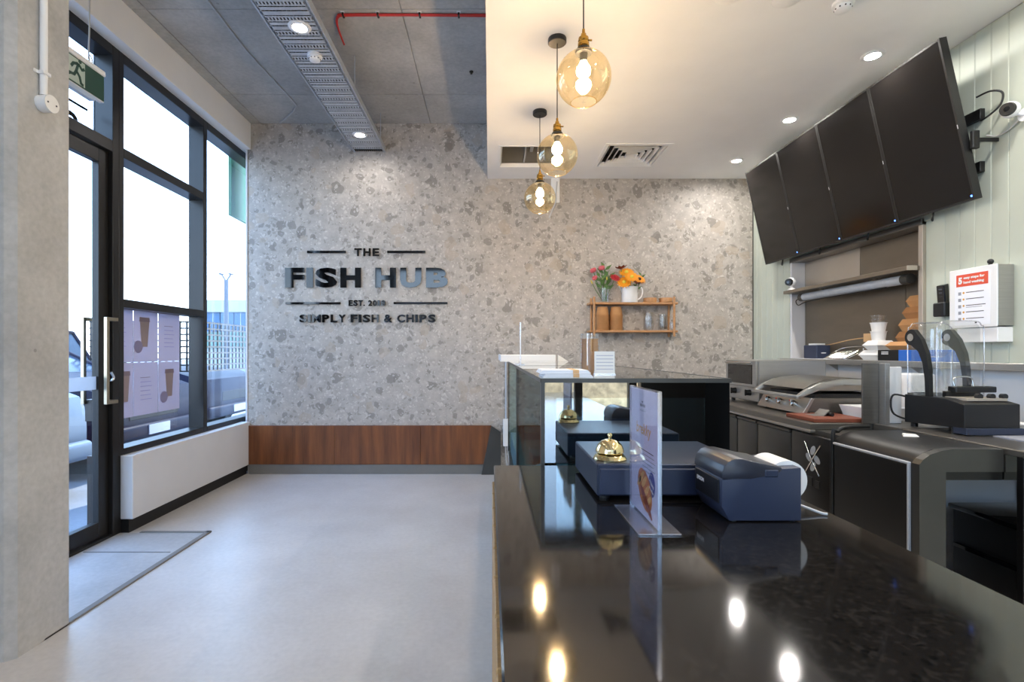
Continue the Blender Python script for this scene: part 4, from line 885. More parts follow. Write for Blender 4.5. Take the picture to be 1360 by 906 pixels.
for i in range(4):
    y0, y1 = TY0+TW*i+0.002, TY0+TW*(i+1)-0.002
    t = thing('menu_screen', (2.7, (y0+y1)/2, 2.14), tvl[i], 'screen', 'row of wall mounted menu screens')
    obj('casing', tvbox(tvbox(B(), y0, y1, 0, UL, -0.04, -0.002), y0+0.08, y1-0.08, 0.15, UL-0.25, -0.075, -0.04), 'black_plastic', t)
    bz = B()
    for a, b_, c_, d in ((y0, y0+0.012, 0, UL), (y1-0.012, y1, 0, UL), (y0+0.012, y1-0.012, 0, 0.012), (y0+0.012, y1-0.012, UL-0.012, UL)): tvbox(bz, a, b_, c_, d, -0.002, 0.003)
    obj('bezel', bz, 'black_alu', t)
    obj('panel', tvbox(B(), y0+0.012, y1-0.012, 0.012, UL-0.012, -0.002, 0.001), 'screen', t)
    obj('indicator', tvbox(B(), y0+0.010, y0+0.020, 0.018, 0.028, 0.001, 0.0035), 'led_blue', t)
    obj('badge', tvbox(B(), y0+0.004, y0+0.009, UL*0.44, UL*0.44+0.022, 0.003, 0.0035), 'label_white', t)
    zt_ = 2.65
    obj('bracket', B().prism([(XR-0.031, 2.66), (XR-0.031, 2.34), (2.735, 2.36), (2.67, 2.66)], 'y', (y0+y1)/2-0.10, (y0+y1)/2-0.08).prism([(XR-0.031, 2.66), (XR-0.031, 2.34), (2.735, 2.36), (2.67, 2.66)], 'y', (y0+y1)/2+0.08, (y0+y1)/2+0.10), 'black_plastic', t)
    zl = BZ-0.01
    obj('cable', B().tube([(BX+0.03, y0+0.3, BZ+0.03), (BX+0.025, y0+0.3, BZ-0.01), (BX+0.02, y0+0.305, BZ-0.035), (BX+0.035, y0+0.315, BZ-0.04), (BX+0.04, y0+0.32, BZ-0.01), (BX+0.05, y0+0.32, BZ+0.04)], 0.004), 'black_cable', t, smooth=60)
obj('arm_bracket', B().box(2.66, 2.70, 2.815, 2.838, 2.42, 2.52, 0.004).box(2.70, XR-0.001, 2.822, 2.832, 2.46, 2.48), 'black_plastic', mr)
obj('cable', B().tube([(2.72, 2.86, 2.72), (2.74, 2.80, 2.725), (2.77, 2.765, 2.70), (2.77, 2.775, 2.64), (2.75, 2.82, 2.60), (2.745, 2.86, 2.59)], 0.005), 'black_cable', mr, smooth=60)
# cameras
def wcam(x, y, z, r, lab, wall):
    t = thing('security_camera', (x, y, z-r), lab, 'camera')
    obj('head', B().ball((x, y, z), r, 20), 'white_plastic', t, smooth=60)
    d = Vector((-0.85, -0.45, -0.1)).normalized(); p = Vector((x, y, z))+d*r*0.62
    obj('lens_face', B().cyl(p, p+d*r*0.42, r*0.82, r*0.72, 24), 'black_plastic', t, smooth=40)
    obj('lens', B().cyl(p+d*r*0.42, p+d*r*0.47, r*0.3, seg=16), 'black_gloss', t)
    if wall:
        obj('stem', B().cyl((x+r*0.4, y-0.0, z-r*0.4), (XR-0.012, y-0.03, z-r*0.9), 0.012), 'white_plastic', t, smooth=40)
        obj('wall_base', B().cyl((XR-0.022, y-0.03, z-r*0.9), (XR, y-0.03, z-r*0.9), 0.034, seg=24), 'white_plastic', t, smooth=40)
        obj('cable', B().tube([(XR-0.012, y, z-r*0.9), (XR-0.012, 2.72, z-0.06), (XR-0.012, 2.78, z-0.085), (XR-0.012, 2.83, z-0.085), (XR-0.012, 2.88, z-0.06)], 0.0045), 'grey_cable', t, smooth=60)
    else:
        obj('stand', B().lathe([(0, 0), (r*0.8, 0), (r*0.7, r*0.25), (r*0.3, r*0.5), (r*0.25, r*0.9), (0, r*0.9)], (x+0.005, y, z-r*1.75), 20), 'white_plastic', t, smooth=40)
wcam(2.745, 2.70, 2.575, 0.042, 'white round security camera on sage wall beside the screens', True)
# shelf in the servery opening
sv = thing('servery_shelf', (2.8, 4.0, 1.83), 'stainless shelf with strip lamp beneath it across the servery opening', 'shelf')
obj('shelf_plate', B().box(2.72, 2.93, 3.33, 4.74, 1.83, 1.858, 0.002), 'niche_steel', sv)
obj('end_cap', B().box(2.716, 2.78, 3.326, 3.334, 1.830, 1.860), 'pale_steel', sv)
lt = obj('strip_lamp', B().cyl((2.80, 3.46, 1.785), (2.80, 4.55, 1.785), 0.032, seg=24), 'galvanised', sv, smooth=40)
for a_, b_ in ((3.40, 3.46), (4.55, 4.60)): obj('lamp_end', B().cyl((2.80, a_, 1.785), (2.80, b_, 1.785), 0.034, seg=24), 'fridge_grey', lt, smooth=40)
obj('lamp_clip', B().box(2.79, 2.81, 3.7, 3.73, 1.81, 1.832).box(2.79, 2.81, 4.3, 4.33, 1.81, 1.832), 'chrome', lt)
obj('lamp_cable', B().tube([(2.80, 4.60, 1.785), (2.79, 4.66, 1.76), (2.80, 4.64, 1.72), (2.78, 4.5, 1.735), (2.78, 4.2, 1.745), (2.79, 3.6, 1.75)], 0.004), 'black_cable', sv, smooth=60)
wcam(2.745, 4.66, 1.858+0.075, 0.042, 'white round security camera standing on the servery shelf end', False)
# ledge below opening
lg = thing('servery_ledge', (2.8, 3.5, 1.2), 'long stainless servery ledge over white tiles', 'ledge')
obj('ledge_plate', B().box(2.70, 2.808, 1.6, 4.76, 1.198, 1.238, 0.003), 'stainless', lg)
obj('sill_plate', B().box(2.808, 2.925, 3.345, 4.735, 1.2352, 1.238), 'stainless', lg)
for y in (1.7, 2.5, 3.3, 4.1, 4.7): obj('ledge_bracket', B().prism([(2.72, 1.198), (2.79, 1.198), (2.79, 1.15)], 'y', y, y+0.01), 'stainless', lg)
ZG = 1.2382
# cable with tag across the niche
nc = thing('niche_cable', (2.92, 4.0, 1.33), 'pale cable with a tape tag across the steel back panel', 'cable')
obj('strand', B().tube([(2.926, 4.74, 1.35), (2.926, 4.45, 1.355), (2.926, 4.15, 1.395), (2.926, 3.95, 1.405), (2.926, 3.85, 1.38), (2.926, 3.70, 1.365), (2.926, 3.5, 1.385), (2.926, 3.35, 1.40)], 0.004), 'rubber_band', nc, smooth=60)
obj('tag', B().box(2.922, 2.925, 3.90, 4.0, 1.375, 1.44), 'rubber_band', nc)
# small order printer
op = thing('order_printer', (2.8, 4.4, ZG), 'small navy order printer on the steel ledge in the opening', 'printer')
def bx_(px, x): return x*F/(px-VX)
y1, y0 = bx_(1070, 2.78), bx_(1090, 2.78)
obj('body', B().box(2.76, 2.88, 4.32, 4.50, ZG, ZG+0.115, 0.006), 'navy_plastic', op)
obj('paper', B().box(2.78, 2.86, 4.36, 4.46, ZG+0.115, ZG+0.128, 0.002), 'white_card', op)
obj('badge', B().box(2.80, 2.84, 4.3192, 4.3202, ZG+0.045, ZG+0.052), 'label_white', op)
obj('paper_sheet', B().box(2.735, 2.90, 4.10, 4.62, ZG, ZG+0.0015), 'paper', None, 'flat white sheet lying on steel ledge beneath small order printer', 'paper')
op.location.z += 0.0016
wr_ = thing('wire_rack', (2.8, 4.1, ZG), 'slanted wire rack beside the small order printer', 'wire rack')
b = B()
obj('frame', B().tube([(2.76, 4.22, ZG+0.006), (2.76, 3.98, ZG+0.006), (2.90, 3.94, ZG+0.09), (2.90, 4.20, ZG+0.09), (2.76, 4.22, ZG+0.006)], 0.004), 'chrome', wr_, smooth=60)
for k in range(7):
    y = 4.0+0.033*k; obj('wire', B().tube([(2.76, y, ZG+0.005), (2.90, y-0.03, ZG+0.09)], 0.003, 6), 'chrome', wr_, smooth=60)
for yy in (3.97, 4.18): obj('leg', B().tube([(2.90, yy, ZG), (2.90, yy, ZG+0.09)], 0.003, 6), 'chrome', wr_, smooth=60)
# takeaway boxes on the ledge
def clam(x0, x1, y0, y1, z, h, m, lab, cat='takeaway box', grp=None, inset=0.022):
    t = thing('takeaway_box', ((x0+x1)/2, (y0+y1)/2, z), lab, cat, grp)
    def r(k, zz_): return [(x0+k, y0+k, zz_), (x1-k, y0+k, zz_), (x1-k, y1-k, zz_), (x0+k, y1-k, zz_)]
    obj('tray', B().loft([r(inset, z), r(0.0, z+h*0.48)]), m, t)
    obj('lid', B().loft([r(-0.003, z+h*0.48), r(-0.003, z+h*0.52), r(inset, z+h)]), m, t)
    return t
def yx(px, x): return x*F/(px-VX)
def stack_box(pxl, pxr, ytop, ybot, x, m, lab, grp, depth=0.15, inset=0.02):
    Y0, Y1 = yx(pxr, x), yx(pxl, x); ym = (Y0+Y1)/2
    return Y0, Y1
BXX = 2.76
def place(pxl, pxr, z, h, m, lab, grp, x0=2.73, x1=2.90, inset=0.02):
    a, b_ = yx(pxr, x0), yx(pxl, x0); clam(x0, x1, a, b_, z, h, m, lab, grp=grp, inset=inset)
bx = thing('glove_box', (2.78, 3.4, ZG), 'flat blue and black carton lying on the steel ledge', 'carton')
obj('carton', B().box(2.712, 2.86, yx(1262, 2.712), yx(1193, 2.712), ZG, ZG+0.072, 0.002), 'blue_print', bx)
obj('carton_end', B().box(2.710, 2.862, yx(1193, 2.712)-0.001, yx(1166, 2.712), ZG, ZG+0.073, 0.002), 'black_plastic', bx)
for k in range(2): obj('print', B().box(2.7094, 2.7102, yx(1180, 2.712), yx(1171, 2.712), ZG+0.055-0.012*k, ZG+0.061-0.012*k), 'label_white', bx)
z = ZG+0.0735
gk = 'kraft takeaway boxes stacked on the ledge'
place(1176, 1206, z, 0.055, 'kraft', 'kraft card box resting on the blue carton in front', gk, 2.714, 2.80)
gw = 'white clamshell boxes'
# white clamshells and tubs stand beside the carton
clam(2.72, 2.86, yx(1168, 2.72)+0.02, yx(1151, 2.72)+0.08, ZG, 0.072, 'white_card', 'white clamshell box at the bottom of the white stack', grp=gw)
clam(2.72, 2.86, yx(1168, 2.72)+0.02, yx(1158, 2.72)+0.09, ZG+0.0725, 0.068, 'white_card', 'white clamshell box second from the bottom of the white stack', grp=gw)
zc = ZG+0.141; yc = yx(1166, 2.78)-0.005
yc = yx(1168, 2.72)+0.10
def tub(z, r0, r1, h, m, lab, nm='paper_tub'): obj(nm, B().lathe([(0, 0.0), (r0, 0.0), (r1, h-0.004), (r1+0.003, h-0.004), (r1+0.003, h), (r1-0.003, h), (r0-0.002, 0.003), (0, 0.003)], (2.79, yc, z), 24), m, None, lab, 'tub', smooth=40)
tub(zc, 0.040, 0.048, 0.066, 'white_card', 'white paper tub standing on the clamshell boxes'); tub(zc+0.066, 0.040, 0.050, 0.062, 'white_card', 'white paper tub topping the lower tub')
tub(zc+0.128, 0.036, 0.046, 0.026, 'clear_plastic', 'clear plastic lid cup on top of white tubs', 'plastic_cup'); tub(zc+0.154, 0.036, 0.046, 0.026, 'clear_plastic', 'topmost clear plastic cup above the white tubs', 'plastic_cup')
z = ZG
labs = ['kraft takeaway box at the bottom of the tall kraft stack', 'kraft takeaway box second from the bottom of the tall kraft stack', 'kraft takeaway box in the middle of the tall kraft stack', 'kraft takeaway box second from the top of the tall kraft stack', 'kraft takeaway box at the top of the tall kraft stack']
for k, (pa, pb_, h) in enumerate(((1190, 1222, 0.115), (1188, 1222, 0.085), (1192, 1222, 0.085), (1197, 1222, 0.08), (1202, 1222, 0.075))):
    xa_, xb_ = 2.865, 2.933
    a, b_ = yx(pb_, 2.80)+0.02, yx(pa, 2.80)+0.02
    clam(2.865-0.0, 2.932, max(a, 3.345), b_+0.05, z, h, 'kraft' if k % 2 == 0 else 'kraft_dark', labs[k], grp=gk, inset=0.014); z += h+0.0005

# phone, towel dispenser
ph = thing('wall_phone', (2.79, 3.13, 1.5), 'black cordless phone in a wall cradle beside towel dispenser', 'phone')
obj('cradle', B().box(2.755, XR, 3.10, 3.185, 1.515, 1.60, 0.006), 'black_plastic', ph)
obj('handset', B().prism([(2.775, 1.56), (2.80, 1.56), (2.795, 1.715), (2.765, 1.705)], 'y', 3.115, 3.17, 0.004), 'black_gloss', ph)
for k in range(4): obj('key', B().box(2.766+0.0018*(3-k), 2.7705+0.0018*(3-k), 3.13, 3.155, 1.615+0.020*k, 1.625+0.020*k, 0.001), 'ink', ph)
td = thing('towel_dispenser', (2.77, 2.88, 1.44), 'steel towel dispenser with hand washing poster on its front', 'dispenser')
obj('case', B().box(2.72, XR, 2.74, 3.02, 1.44, 1.77, 0.003), 'stainless', td)
fr = obj('front_plate', B().box(2.715, 2.7205, 2.738, 3.022, 1.435, 1.772, 0.002), 'white_plastic', td)
pp = obj('poster', B().box(2.7135, 2.7152, 2.775, 2.985, 1.45, 1.745), 'paper', fr)
ps = B
obj('knob', B().cyl((2.76, 2.82, 1.77), (2.76, 2.82, 1.782), 0.010, seg=12).ball((2.76, 2.82, 1.796), 0.015, 12), 'black_plastic', td, smooth=60)
X_ = 2.7135
bn = obj('print', B().box(X_-0.0006, X_, 2.785, 2.975, 1.672, 1.740), 'poster_red', fr)
def ptext(t, y, z, w_, h, m, bold=0.02): obj('print', B().text(t, (X_-0.0008, y, z), (0, -1, 0), (0, 0, 1), w_, h, 0.0003, bold), m, fr)
ptext('5', 2.962, 1.686, 0.024, 0.040, 'label_white', 0.06); ptext('easy steps for', 2.930, 1.709, 0.125, 0.019, 'label_white', 0.05); ptext('hand washing', 2.930, 1.683, 0.122, 0.019, 'label_white', 0.05)
for k in range(5):
    z = 1.635-0.037*k
    obj('print', B().box(X_-0.0004, X_, 2.945, 2.963, z-0.012, z+0.006), 'ink_light', fr)
    obj('print', disc2(2.93, z, 0.006, 0.006, X_-0.0005, x1=X_), 'gold_ink', fr)
    obj('print', B().box(X_-0.0004, X_, 2.81-0.01*(k == 2), 2.915, z-0.001, z+0.003), 'ink', fr)
    if k == 2: obj('print', B().box(X_-0.0004, X_, 2.82, 2.915, z-0.011, z-0.008), 'ink_light', fr)
obj('print', B().box(X_-0.0004, X_, 2.85, 2.862, 1.458, 1.466), 'ink', fr)
obj('towel_tray', B().box(2.725, XR, 2.745, 2.985, 1.352, 1.433, 0.003), 'white_plastic', td)

# ------------------------------------------------------------------ kitchen bench (right)
ZBN = 0.90
kb = thing('bench_fridge', (2.2, 3.7, 0), 'stainless underbench fridge with three doors and fan compartment', 'fridge')
XF = 1.80
obj('worktop', B().box(XF-0.01, 2.79, 2.86, 5.30, 0.862, ZBN, 0.004), 'dark_stainless', kb)
obj('rear_worktop', B().box(2.14, 2.79, 2.662, 2.858, 0.864, ZBN, 0.003), 'dark_stainless', kb)
obj('cabinet', B().box(XF+0.02, 2.75, 2.665, 5.28, 0.10, 0.862), 'fridge_grey', kb)
obj('nosing', B().box(XF-0.012, XF+0.03, 2.86, 5.30, 0.845, 0.863, 0.004), 'stainless', kb)
obj('end_piece', B().box(1.91, 2.75, 2.658, 2.666, 0.10, 0.86), 'white_paint', kb)
def fdoor(y0, y1):
    d = obj('door', B().box(XF, XF+0.03, y0+0.004, y1-0.004, 0.16, 0.815, 0.008, 2), 'fridge_grey', kb, smooth=40)
    obj('handle_lip', B().box(XF-0.006, XF+0.02, y0+0.006, y1-0.006, 0.817, 0.834, 0.004), 'fridge_grey', d)
fdoor(3.06, 3.44); fdoor(3.45, 3.72); fdoor(3.73, 4.30); fdoor(4.31, 4.88)
cp = obj('compressor_panel', B().box(XF-0.002, XF+0.03, 2.665, 3.05, 0.16, 0.835, 0.008, 2), 'fridge_black', kb, smooth=40)
fy, fz = 2.845, 0.705
obj('fan_guard', B().tube([(XF-0.006, fy+0.07, fz+0.085), (XF-0.006, fy+0.02, fz+0.01), (XF-0.006, fy-0.06, fz-0.085)], 0.004).tube([(XF-0.006, fy-0.07, fz+0.085), (XF-0.006, fy-0.01, fz+0.01), (XF-0.006, fy+0.06, fz-0.085)], 0.004), 'chrome', cp, smooth=60)
for k in range(4): obj('fan_blade', disc2(fy+0.035*math.cos(PI/2*k), fz+0.045*math.sin(PI/2*k), 0.03, 0.018, XF-0.004, PI/2*k+0.6, x1=XF-0.0015), 'galvanised', cp)
obj('thermostat', B().box(XF-0.005, XF, 2.915, 3.00, 0.555, 0.60, 0.001), 'label_white', cp)
obj('switch', B().box(XF-0.006, XF, 2.845, 2.90, 0.55, 0.60, 0.002), 'black_plastic', cp)
obj('switch', B().box(XF-0.006, XF, 2.785, 2.825, 0.55, 0.59, 0.002), 'black_plastic', cp)
for k in range(4): obj('vent_slot', B().box(XF-0.003, XF, 2.69, 2.95, 0.29+0.02*k, 0.297+0.02*k), 'black_plastic', cp)
for x in (1.9, 2.7):
    for y in (2.75, 4.0, 5.2): obj('foot', B().cyl((x, y, 0), (x, y, 0.10), 0.022), 'stainless', kb, smooth=40)
# black rounded chest with a steel end frame
ch = thing('black_chest', (1.97, 2.38, 0), 'black bench unit with rounded top edge and steel end frame', 'bench unit')
prof = [(XF-0.01, 0.10), (1.89, 0.10), (1.89, 0.80), (2.13, 0.80), (2.13, 0.893), (1.92, 0.893), (1.87, 0.886), (1.83, 0.872), (XF, 0.85), (XF-0.01, 0.83)]
obj('body', B().prism(prof, 'y', 2.165, 2.655, 0.0), 'bin_black', ch, smooth=40)
obj('front_door', B().box(XF-0.022, XF-0.009, 2.18, 2.645, 0.33, 0.82, 0.005), 'black_box', ch)
obj('door_edge', B().box(XF-0.024, XF-0.010, 2.17, 2.182, 0.12, 0.825, 0.003).box(XF-0.024, XF-0.010, 2.17, 2.65, 0.82, 0.832, 0.003).box(XF-0.024, XF-0.010, 2.17, 2.65, 0.318, 0.33, 0.003), 'galvanised', ch)
obj('end_frame', B().prism([(XF-0.015, 0.0), (1.895, 0.0), (1.895, 0.80), (2.134, 0.80), (2.134, 0.893), (1.93, 0.895), (1.88, 0.888), (1.83, 0.872), (XF, 0.85), (XF-0.015, 0.83)], 'y', 2.125, 2.164), 'fridge_grey', ch)
obj('under_rail', B().box(1.895, 2.134, 2.13, 2.16, 0.765, 0.80), 'black_box', ch)
obj('cable', B().tube([(XF-0.018, 2.66, 0.10), (XF-0.018, 2.66, 0.82), (XF+0.01, 2.66, 0.885), (XF+0.06, 2.67, 0.905), (2.0, 2.70, 0.905)], 0.010), 'black_cable', ch, smooth=60)
for y in (2.3, 2.55): obj('foot', B().cyl((1.85, y, 0), (1.85, y, 0.10), 0.02), 'black_plastic', ch)
# wrapping table
wtb = thing('steel_table', (2.45, 2.3, 0), 'dark steel table carrying the wrapping machine', 'table')
obj('tabletop', B().box(2.14, 2.79, 2.03, 2.656, 0.872, ZBN, 0.004), 'dark_stainless', wtb)
obj('apron', B().box(2.142, 2.74, 2.125, 2.164, 0.80, 0.872), 'fridge_grey', wtb)
obj('under_rail', B().box(2.142, 2.74, 2.13, 2.16, 0.765, 0.80), 'black_box', wtb)
for x, y in ((2.165, 2.075), (2.74, 2.075), (2.74, 2.62)): obj('leg', B().box(x-0.015, x+0.015, y-0.015, y+0.015, 0, 0.872, 0.003), 'black_box', wtb)
# black stand below the table
bs = thing('black_stand', (2.45, 2.3, 0), 'low black cabinet with a mid shelf under the steel table', 'cabinet')
obj('top', B().box(2.19, 2.70, 2.08, 2.45, 0.555, 0.58, 0.008, 2), 'black_gloss', bs, smooth=40)
obj('side_panel', B().box(2.21, 2.23, 2.12, 2.44, 0.0, 0.555), 'black_box', bs)
obj('back_panel', B().box(2.23, 2.68, 2.42, 2.44, 0.0, 0.555), 'black_box', bs)
obj('side_panel', B().box(2.66, 2.68, 2.12, 2.42, 0.0, 0.555), 'black_box', bs)
obj('shelf', B().box(2.19, 2.66, 2.09, 2.42, 0.385, 0.40), 'black_gloss', bs)
obj('post', B().box(2.20, 2.225, 2.095, 2.12, 0.0, 0.555, 0.002), 'dark_stainless', bs)
# steel upright + white board
su = thing('steel_upright', (2.12, 2.85, ZBN), 'folded stainless upright standing at the bench end', 'steel panel')
obj('face', B().box(2.075, 2.165, 2.845, 2.857, ZBN, 1.235, 0.001), 'dark_stainless', su)
obj('flange', B().box(2.165, 2.19, 2.80, 2.857, ZBN, 1.235, 0.001), 'stainless', su)
obj('cutting_board', B().box(2.20, 2.29, 2.842, 2.856, ZBN+0.001, 1.215, 0.003), 'white_plastic', None, 'white board propped on edge behind the wrapping machine', 'board')
obj('tissue', B().loft([[(1.98, 2.45, 0.893), (2.05, 2.44, 0.893), (2.03, 2.52, 0.893)], [(1.985, 2.455, 0.903), (2.04, 2.45, 0.905), (2.025, 2.51, 0.901)]]), 'white_card', None, 'crumpled scrap of white paper on the black bench unit', 'paper')

# oven
ov = thing('bench_oven', (2.2, 4.05, ZBN), 'small stainless bench oven with glass door and black knobs', 'oven')
obj('body', B().box(2.0, 2.50, 3.80, 4.30, ZBN+0.02, 1.235, 0.006), 'stainless', ov)
dr = obj('door', B().box(1.982, 2.0, 3.81, 4.29, 1.03, 1.232, 0.004), 'stainless', ov)
obj('window', B().box(1.979, 1.984, 3.86, 4.25, 1.052, 1.20, 0.003), 'black_gloss', dr)
obj('door_handle', B().box(1.958, 1.972, 3.84, 4.27, 1.208, 1.222, 0.003).box(1.965, 1.985, 3.86, 3.88, 1.21, 1.22).box(1.965, 1.985, 4.22, 4.24, 1.21, 1.22), 'chrome', dr)
for y in (3.93, 4.16):
    k_ = obj('knob', B().cyl((2.0, y, 0.985), (1.968, y, 0.985), 0.024, 0.020, 20), 'black_plastic', ov, smooth=40)
    obj('pointer', B().box(1.960, 1.969, y-0.005, y+0.005, 0.962, 1.008), 'black_plastic', k_)
for x in (2.03, 2.46):
    for y in (3.84, 4.26): obj('foot', B().cyl((x, y, ZBN), (x, y, ZBN+0.022), 0.015), 'black_plastic', ov)
# press grill
gr = thing('press_grill', (2.2, 3.45, ZBN), 'stainless contact press grill with three dials and lifted lid', 'grill')
gy0, gy1 = 3.18, 3.72
obj('base', B().prism([(1.97, ZBN+0.02), (2.45, ZBN+0.02), (2.45, ZBN+0.11), (2.02, ZBN+0.11)], 'y', gy0+0.012, gy1-0.012, 0.003), 'dark_stainless', gr)
pnl = obj('control_panel', B().prism([(1.945, ZBN+0.012), (1.97, ZBN+0.012), (2.02, ZBN+0.105), (2.00, ZBN+0.110)], 'y', gy0+0.0, gy1-0.0, 0.002), 'stainless', gr)
for y in (3.30, 3.45, 3.60):
    k_ = obj('dial', B().cyl((1.975, y, ZBN+0.058), (1.947, y, ZBN+0.072), 0.022, 0.019, 20), 'chrome', pnl, smooth=40)
    obj('grip', B().box(1.940, 1.952, y-0.004, y+0.004, ZBN+0.052, ZBN+0.092), 'chrome', k_)
for y in (3.37, 3.53): obj('pilot_light', B().cyl((1.985, y, ZBN+0.075), (1.975, y, ZBN+0.08), 0.006, seg=10), 'poster_red', pnl)
obj('lower_plate', B().box(2.03, 2.44, gy0+0.02, gy1-0.02, ZBN+0.11, ZBN+0.135, 0.003), 'black_plastic', gr)
lidp = [(1.97, ZBN+0.165), (2.02, ZBN+0.195), (2.10, ZBN+0.222), (2.25, ZBN+0.235), (2.40, ZBN+0.225), (2.46, ZBN+0.20), (2.48, ZBN+0.14), (2.455, ZBN+0.14), (2.44, ZBN+0.17), (2.38, ZBN+0.19), (2.25, ZBN+0.20), (2.10, ZBN+0.185), (2.02, ZBN+0.165)]
obj('lid', B().prism(lidp, 'y', gy0+0.03, gy1-0.03), 'dark_stainless', gr, smooth=35)
obj('upper_plate', B().box(2.08, 2.42, gy0+0.05, gy1-0.05, ZBN+0.150, ZBN+0.19, 0.004), 'pale_steel', gr)
for y in (gy0-0.005, gy1-0.025):
    obj('lift_arm', B().prism([(1.915, ZBN+0.125), (1.97, ZBN+0.165), (2.06, ZBN+0.205), (2.2, ZBN+0.228), (2.36, ZBN+0.225), (2.46, ZBN+0.195), (2.50, ZBN+0.12), (2.47, ZBN+0.11), (2.44, ZBN+0.165), (2.35, ZBN+0.192), (2.2, ZBN+0.195), (2.07, ZBN+0.17), (1.985, ZBN+0.135), (1.925, ZBN+0.108)], 'y', y, y+0.03, 0.002), 'stainless', gr, smooth=35)
obj('handle_bar', B().box(1.905, 1.935, gy0-0.005, gy1+0.005, ZBN+0.105, ZBN+0.128, 0.006, 2), 'stainless', gr, smooth=40)
for x in (2.0, 2.42):
    for y in (gy0+0.04, gy1-0.04): obj('foot', B().cyl((x, y, ZBN), (x, y, ZBN+0.021), 0.014), 'black_plastic', gr)
# chopping board, scraper, tray, box, jug
obj('chopping_board', B().box(1.83, 2.13, 2.88, 3.16, ZBN, ZBN+0.022, 0.003), 'board_red', None, 'red brown chopping board on the bench edge', 'chopping board')
scp = thing('scraper', (1.97, 3.02, ZBN+0.022), 'steel dough scraper with dark grip lying on chopping board', 'scraper')
obj('blade', B().prism([(1.90, ZBN+0.0225), (1.955, ZBN+0.0225), (1.99, ZBN+0.055), (1.985, ZBN+0.058), (1.952, ZBN+0.026), (1.90, ZBN+0.024)], 'y', 2.99, 3.08), 'stainless', scp)
obj('grip', B().cyl((1.99, 2.97, ZBN+0.034), (1.99, 3.07, ZBN+0.034), 0.011), 'black_plastic', scp, smooth=40)
tb = thing('white_tub', (2.3, 3.02, ZBN), 'shallow white sloped tub beside the chopping board', 'tub')
def rr(k, z): return [(2.15+k, 2.93+k, z), (2.42-k, 2.93+k, z), (2.42-k, 3.15-k, z), (2.15+k, 3.15-k, z)]
obj('shell', B().loft([rr(0.02, ZBN), rr(0, ZBN+0.075), rr(0.004, ZBN+0.075), rr(0.024, ZBN+0.004)]), 'white_plastic', tb)
obj('carton_box', B().box(2.10, 2.13, 2.862, 2.877, ZBN, ZBN+0.0005), 'kraft', None, 'thin kraft slip under the standing kraft box', 'card')
kbx = thing('kraft_box', (2.18, 2.9, ZBN), 'upright kraft box with a finger hole by the steel upright', 'box')
obj('box', B().box(2.135, 2.30, 2.865, 2.922, ZBN, ZBN+0.13, 0.002), 'kraft', kbx)
obj('finger_hole', B().cyl((2.158, 2.8655, ZBN+0.085), (2.158, 2.8645, ZBN+0.085), 0.011, seg=16), 'black_plastic', kbx)
kt = thing('plastic_jug', (2.45, 3.05, ZBN), 'white plastic canister behind the white tub', 'canister')
obj('body', B().box(2.45, 2.60, 2.98, 3.12, ZBN, ZBN+0.27, 0.012, 3), 'white_plastic', kt, smooth=40)
obj('handle', B().tube([(2.45, 3.05, ZBN+0.24), (2.425, 3.05, ZBN+0.23), (2.42, 3.05, ZBN+0.12), (2.45, 3.05, ZBN+0.10)], 0.009), 'white_plastic', kt, smooth=60)

# wrapping machine with clear hood
wm = thing('sealing_machine', (2.42, 2.6, ZBN), 'black tray sealing machine under a clear plastic hood', 'sealing machine')
x0, x1, y0, y1 = 2.245, 2.51, 2.42, 2.77
obj('base', B().prism([(y0, ZBN+0.035), (y1, ZBN+0.02), (y1, ZBN+0.17), (y0+0.10, ZBN+0.17), (y0, ZBN+0.15)], 'x', x0, x1, 0.004), 'black_plastic', wm)
obj('drip_tray', B().box(x0+0.0, x1+0.01, y0-0.012, y0+0.06, ZBN+0.006, ZBN+0.037, 0.002), 'navy_metal', wm)
for x in (x0+0.03, x1-0.03):
    for y in (y0+0.08, y1-0.03): obj('foot', B().cyl((x, y, ZBN), (x, y, ZBN+0.036), 0.016), 'black_plastic', wm)
obj('deck', B().box(x0+0.05, x1-0.02, y0+0.04, y0+0.16, ZBN+0.162, ZBN+0.174), 'pale_steel', wm)
for x in (2.37, 2.43, 2.49): obj('roller', B().cyl((x, y0+0.05, ZBN+0.182), (x, y0+0.07, ZBN+0.182), 0.014, seg=14), 'black_plastic', wm)
def arm(x):
    pv = (2.70, ZBN+0.465)
    outer = [(y0+0.195, ZBN+0.17), (y0+0.198, ZBN+0.31), (y0+0.212, ZBN+0.39), (y0+0.245, ZBN+0.465), (y0+0.28, ZBN+0.505)]
    cy_, cz_ = y0+0.305, ZBN+0.475
    arc = [(cy_+0.043*math.cos(a), cz_+0.043*math.sin(a)) for a in [math.radians(110-20*i) for i in range(11)]]
    inner = [(y0+0.262, ZBN+0.40), (y0+0.235, ZBN+0.34), (y0+0.222, ZBN+0.26), (y0+0.218, ZBN+0.17)]
    a_ = obj('arm', B().prism(outer+arc+inner, 'x', x, x+0.022), 'black_plastic', wm)
    obj('pivot', B().cyl((x-0.006, cy_, cz_), (x+0.028, cy_, cz_), 0.020, seg=20), 'chrome', a_, smooth=40)
arm(x0+0.0); arm(x1-0.07)
obj('seal_bar', B().box(x0+0.08, x1+0.02, y0+0.13, y0+0.18, ZBN+0.195, ZBN+0.225, 0.004), 'black_plastic', wm)
obj('handle_rod', B().tube([(x0+0.12, y0+0.18, ZBN+0.21), (x0+0.12, y0+0.19, ZBN+0.255), (x0+0.14, y0+0.19, ZBN+0.27), (x1-0.07, y0+0.19, ZBN+0.27), (x1-0.05, y0+0.19, ZBN+0.255), (x1-0.05, y0+0.18, ZBN+0.21)], 0.005), 'chrome', wm, smooth=60)
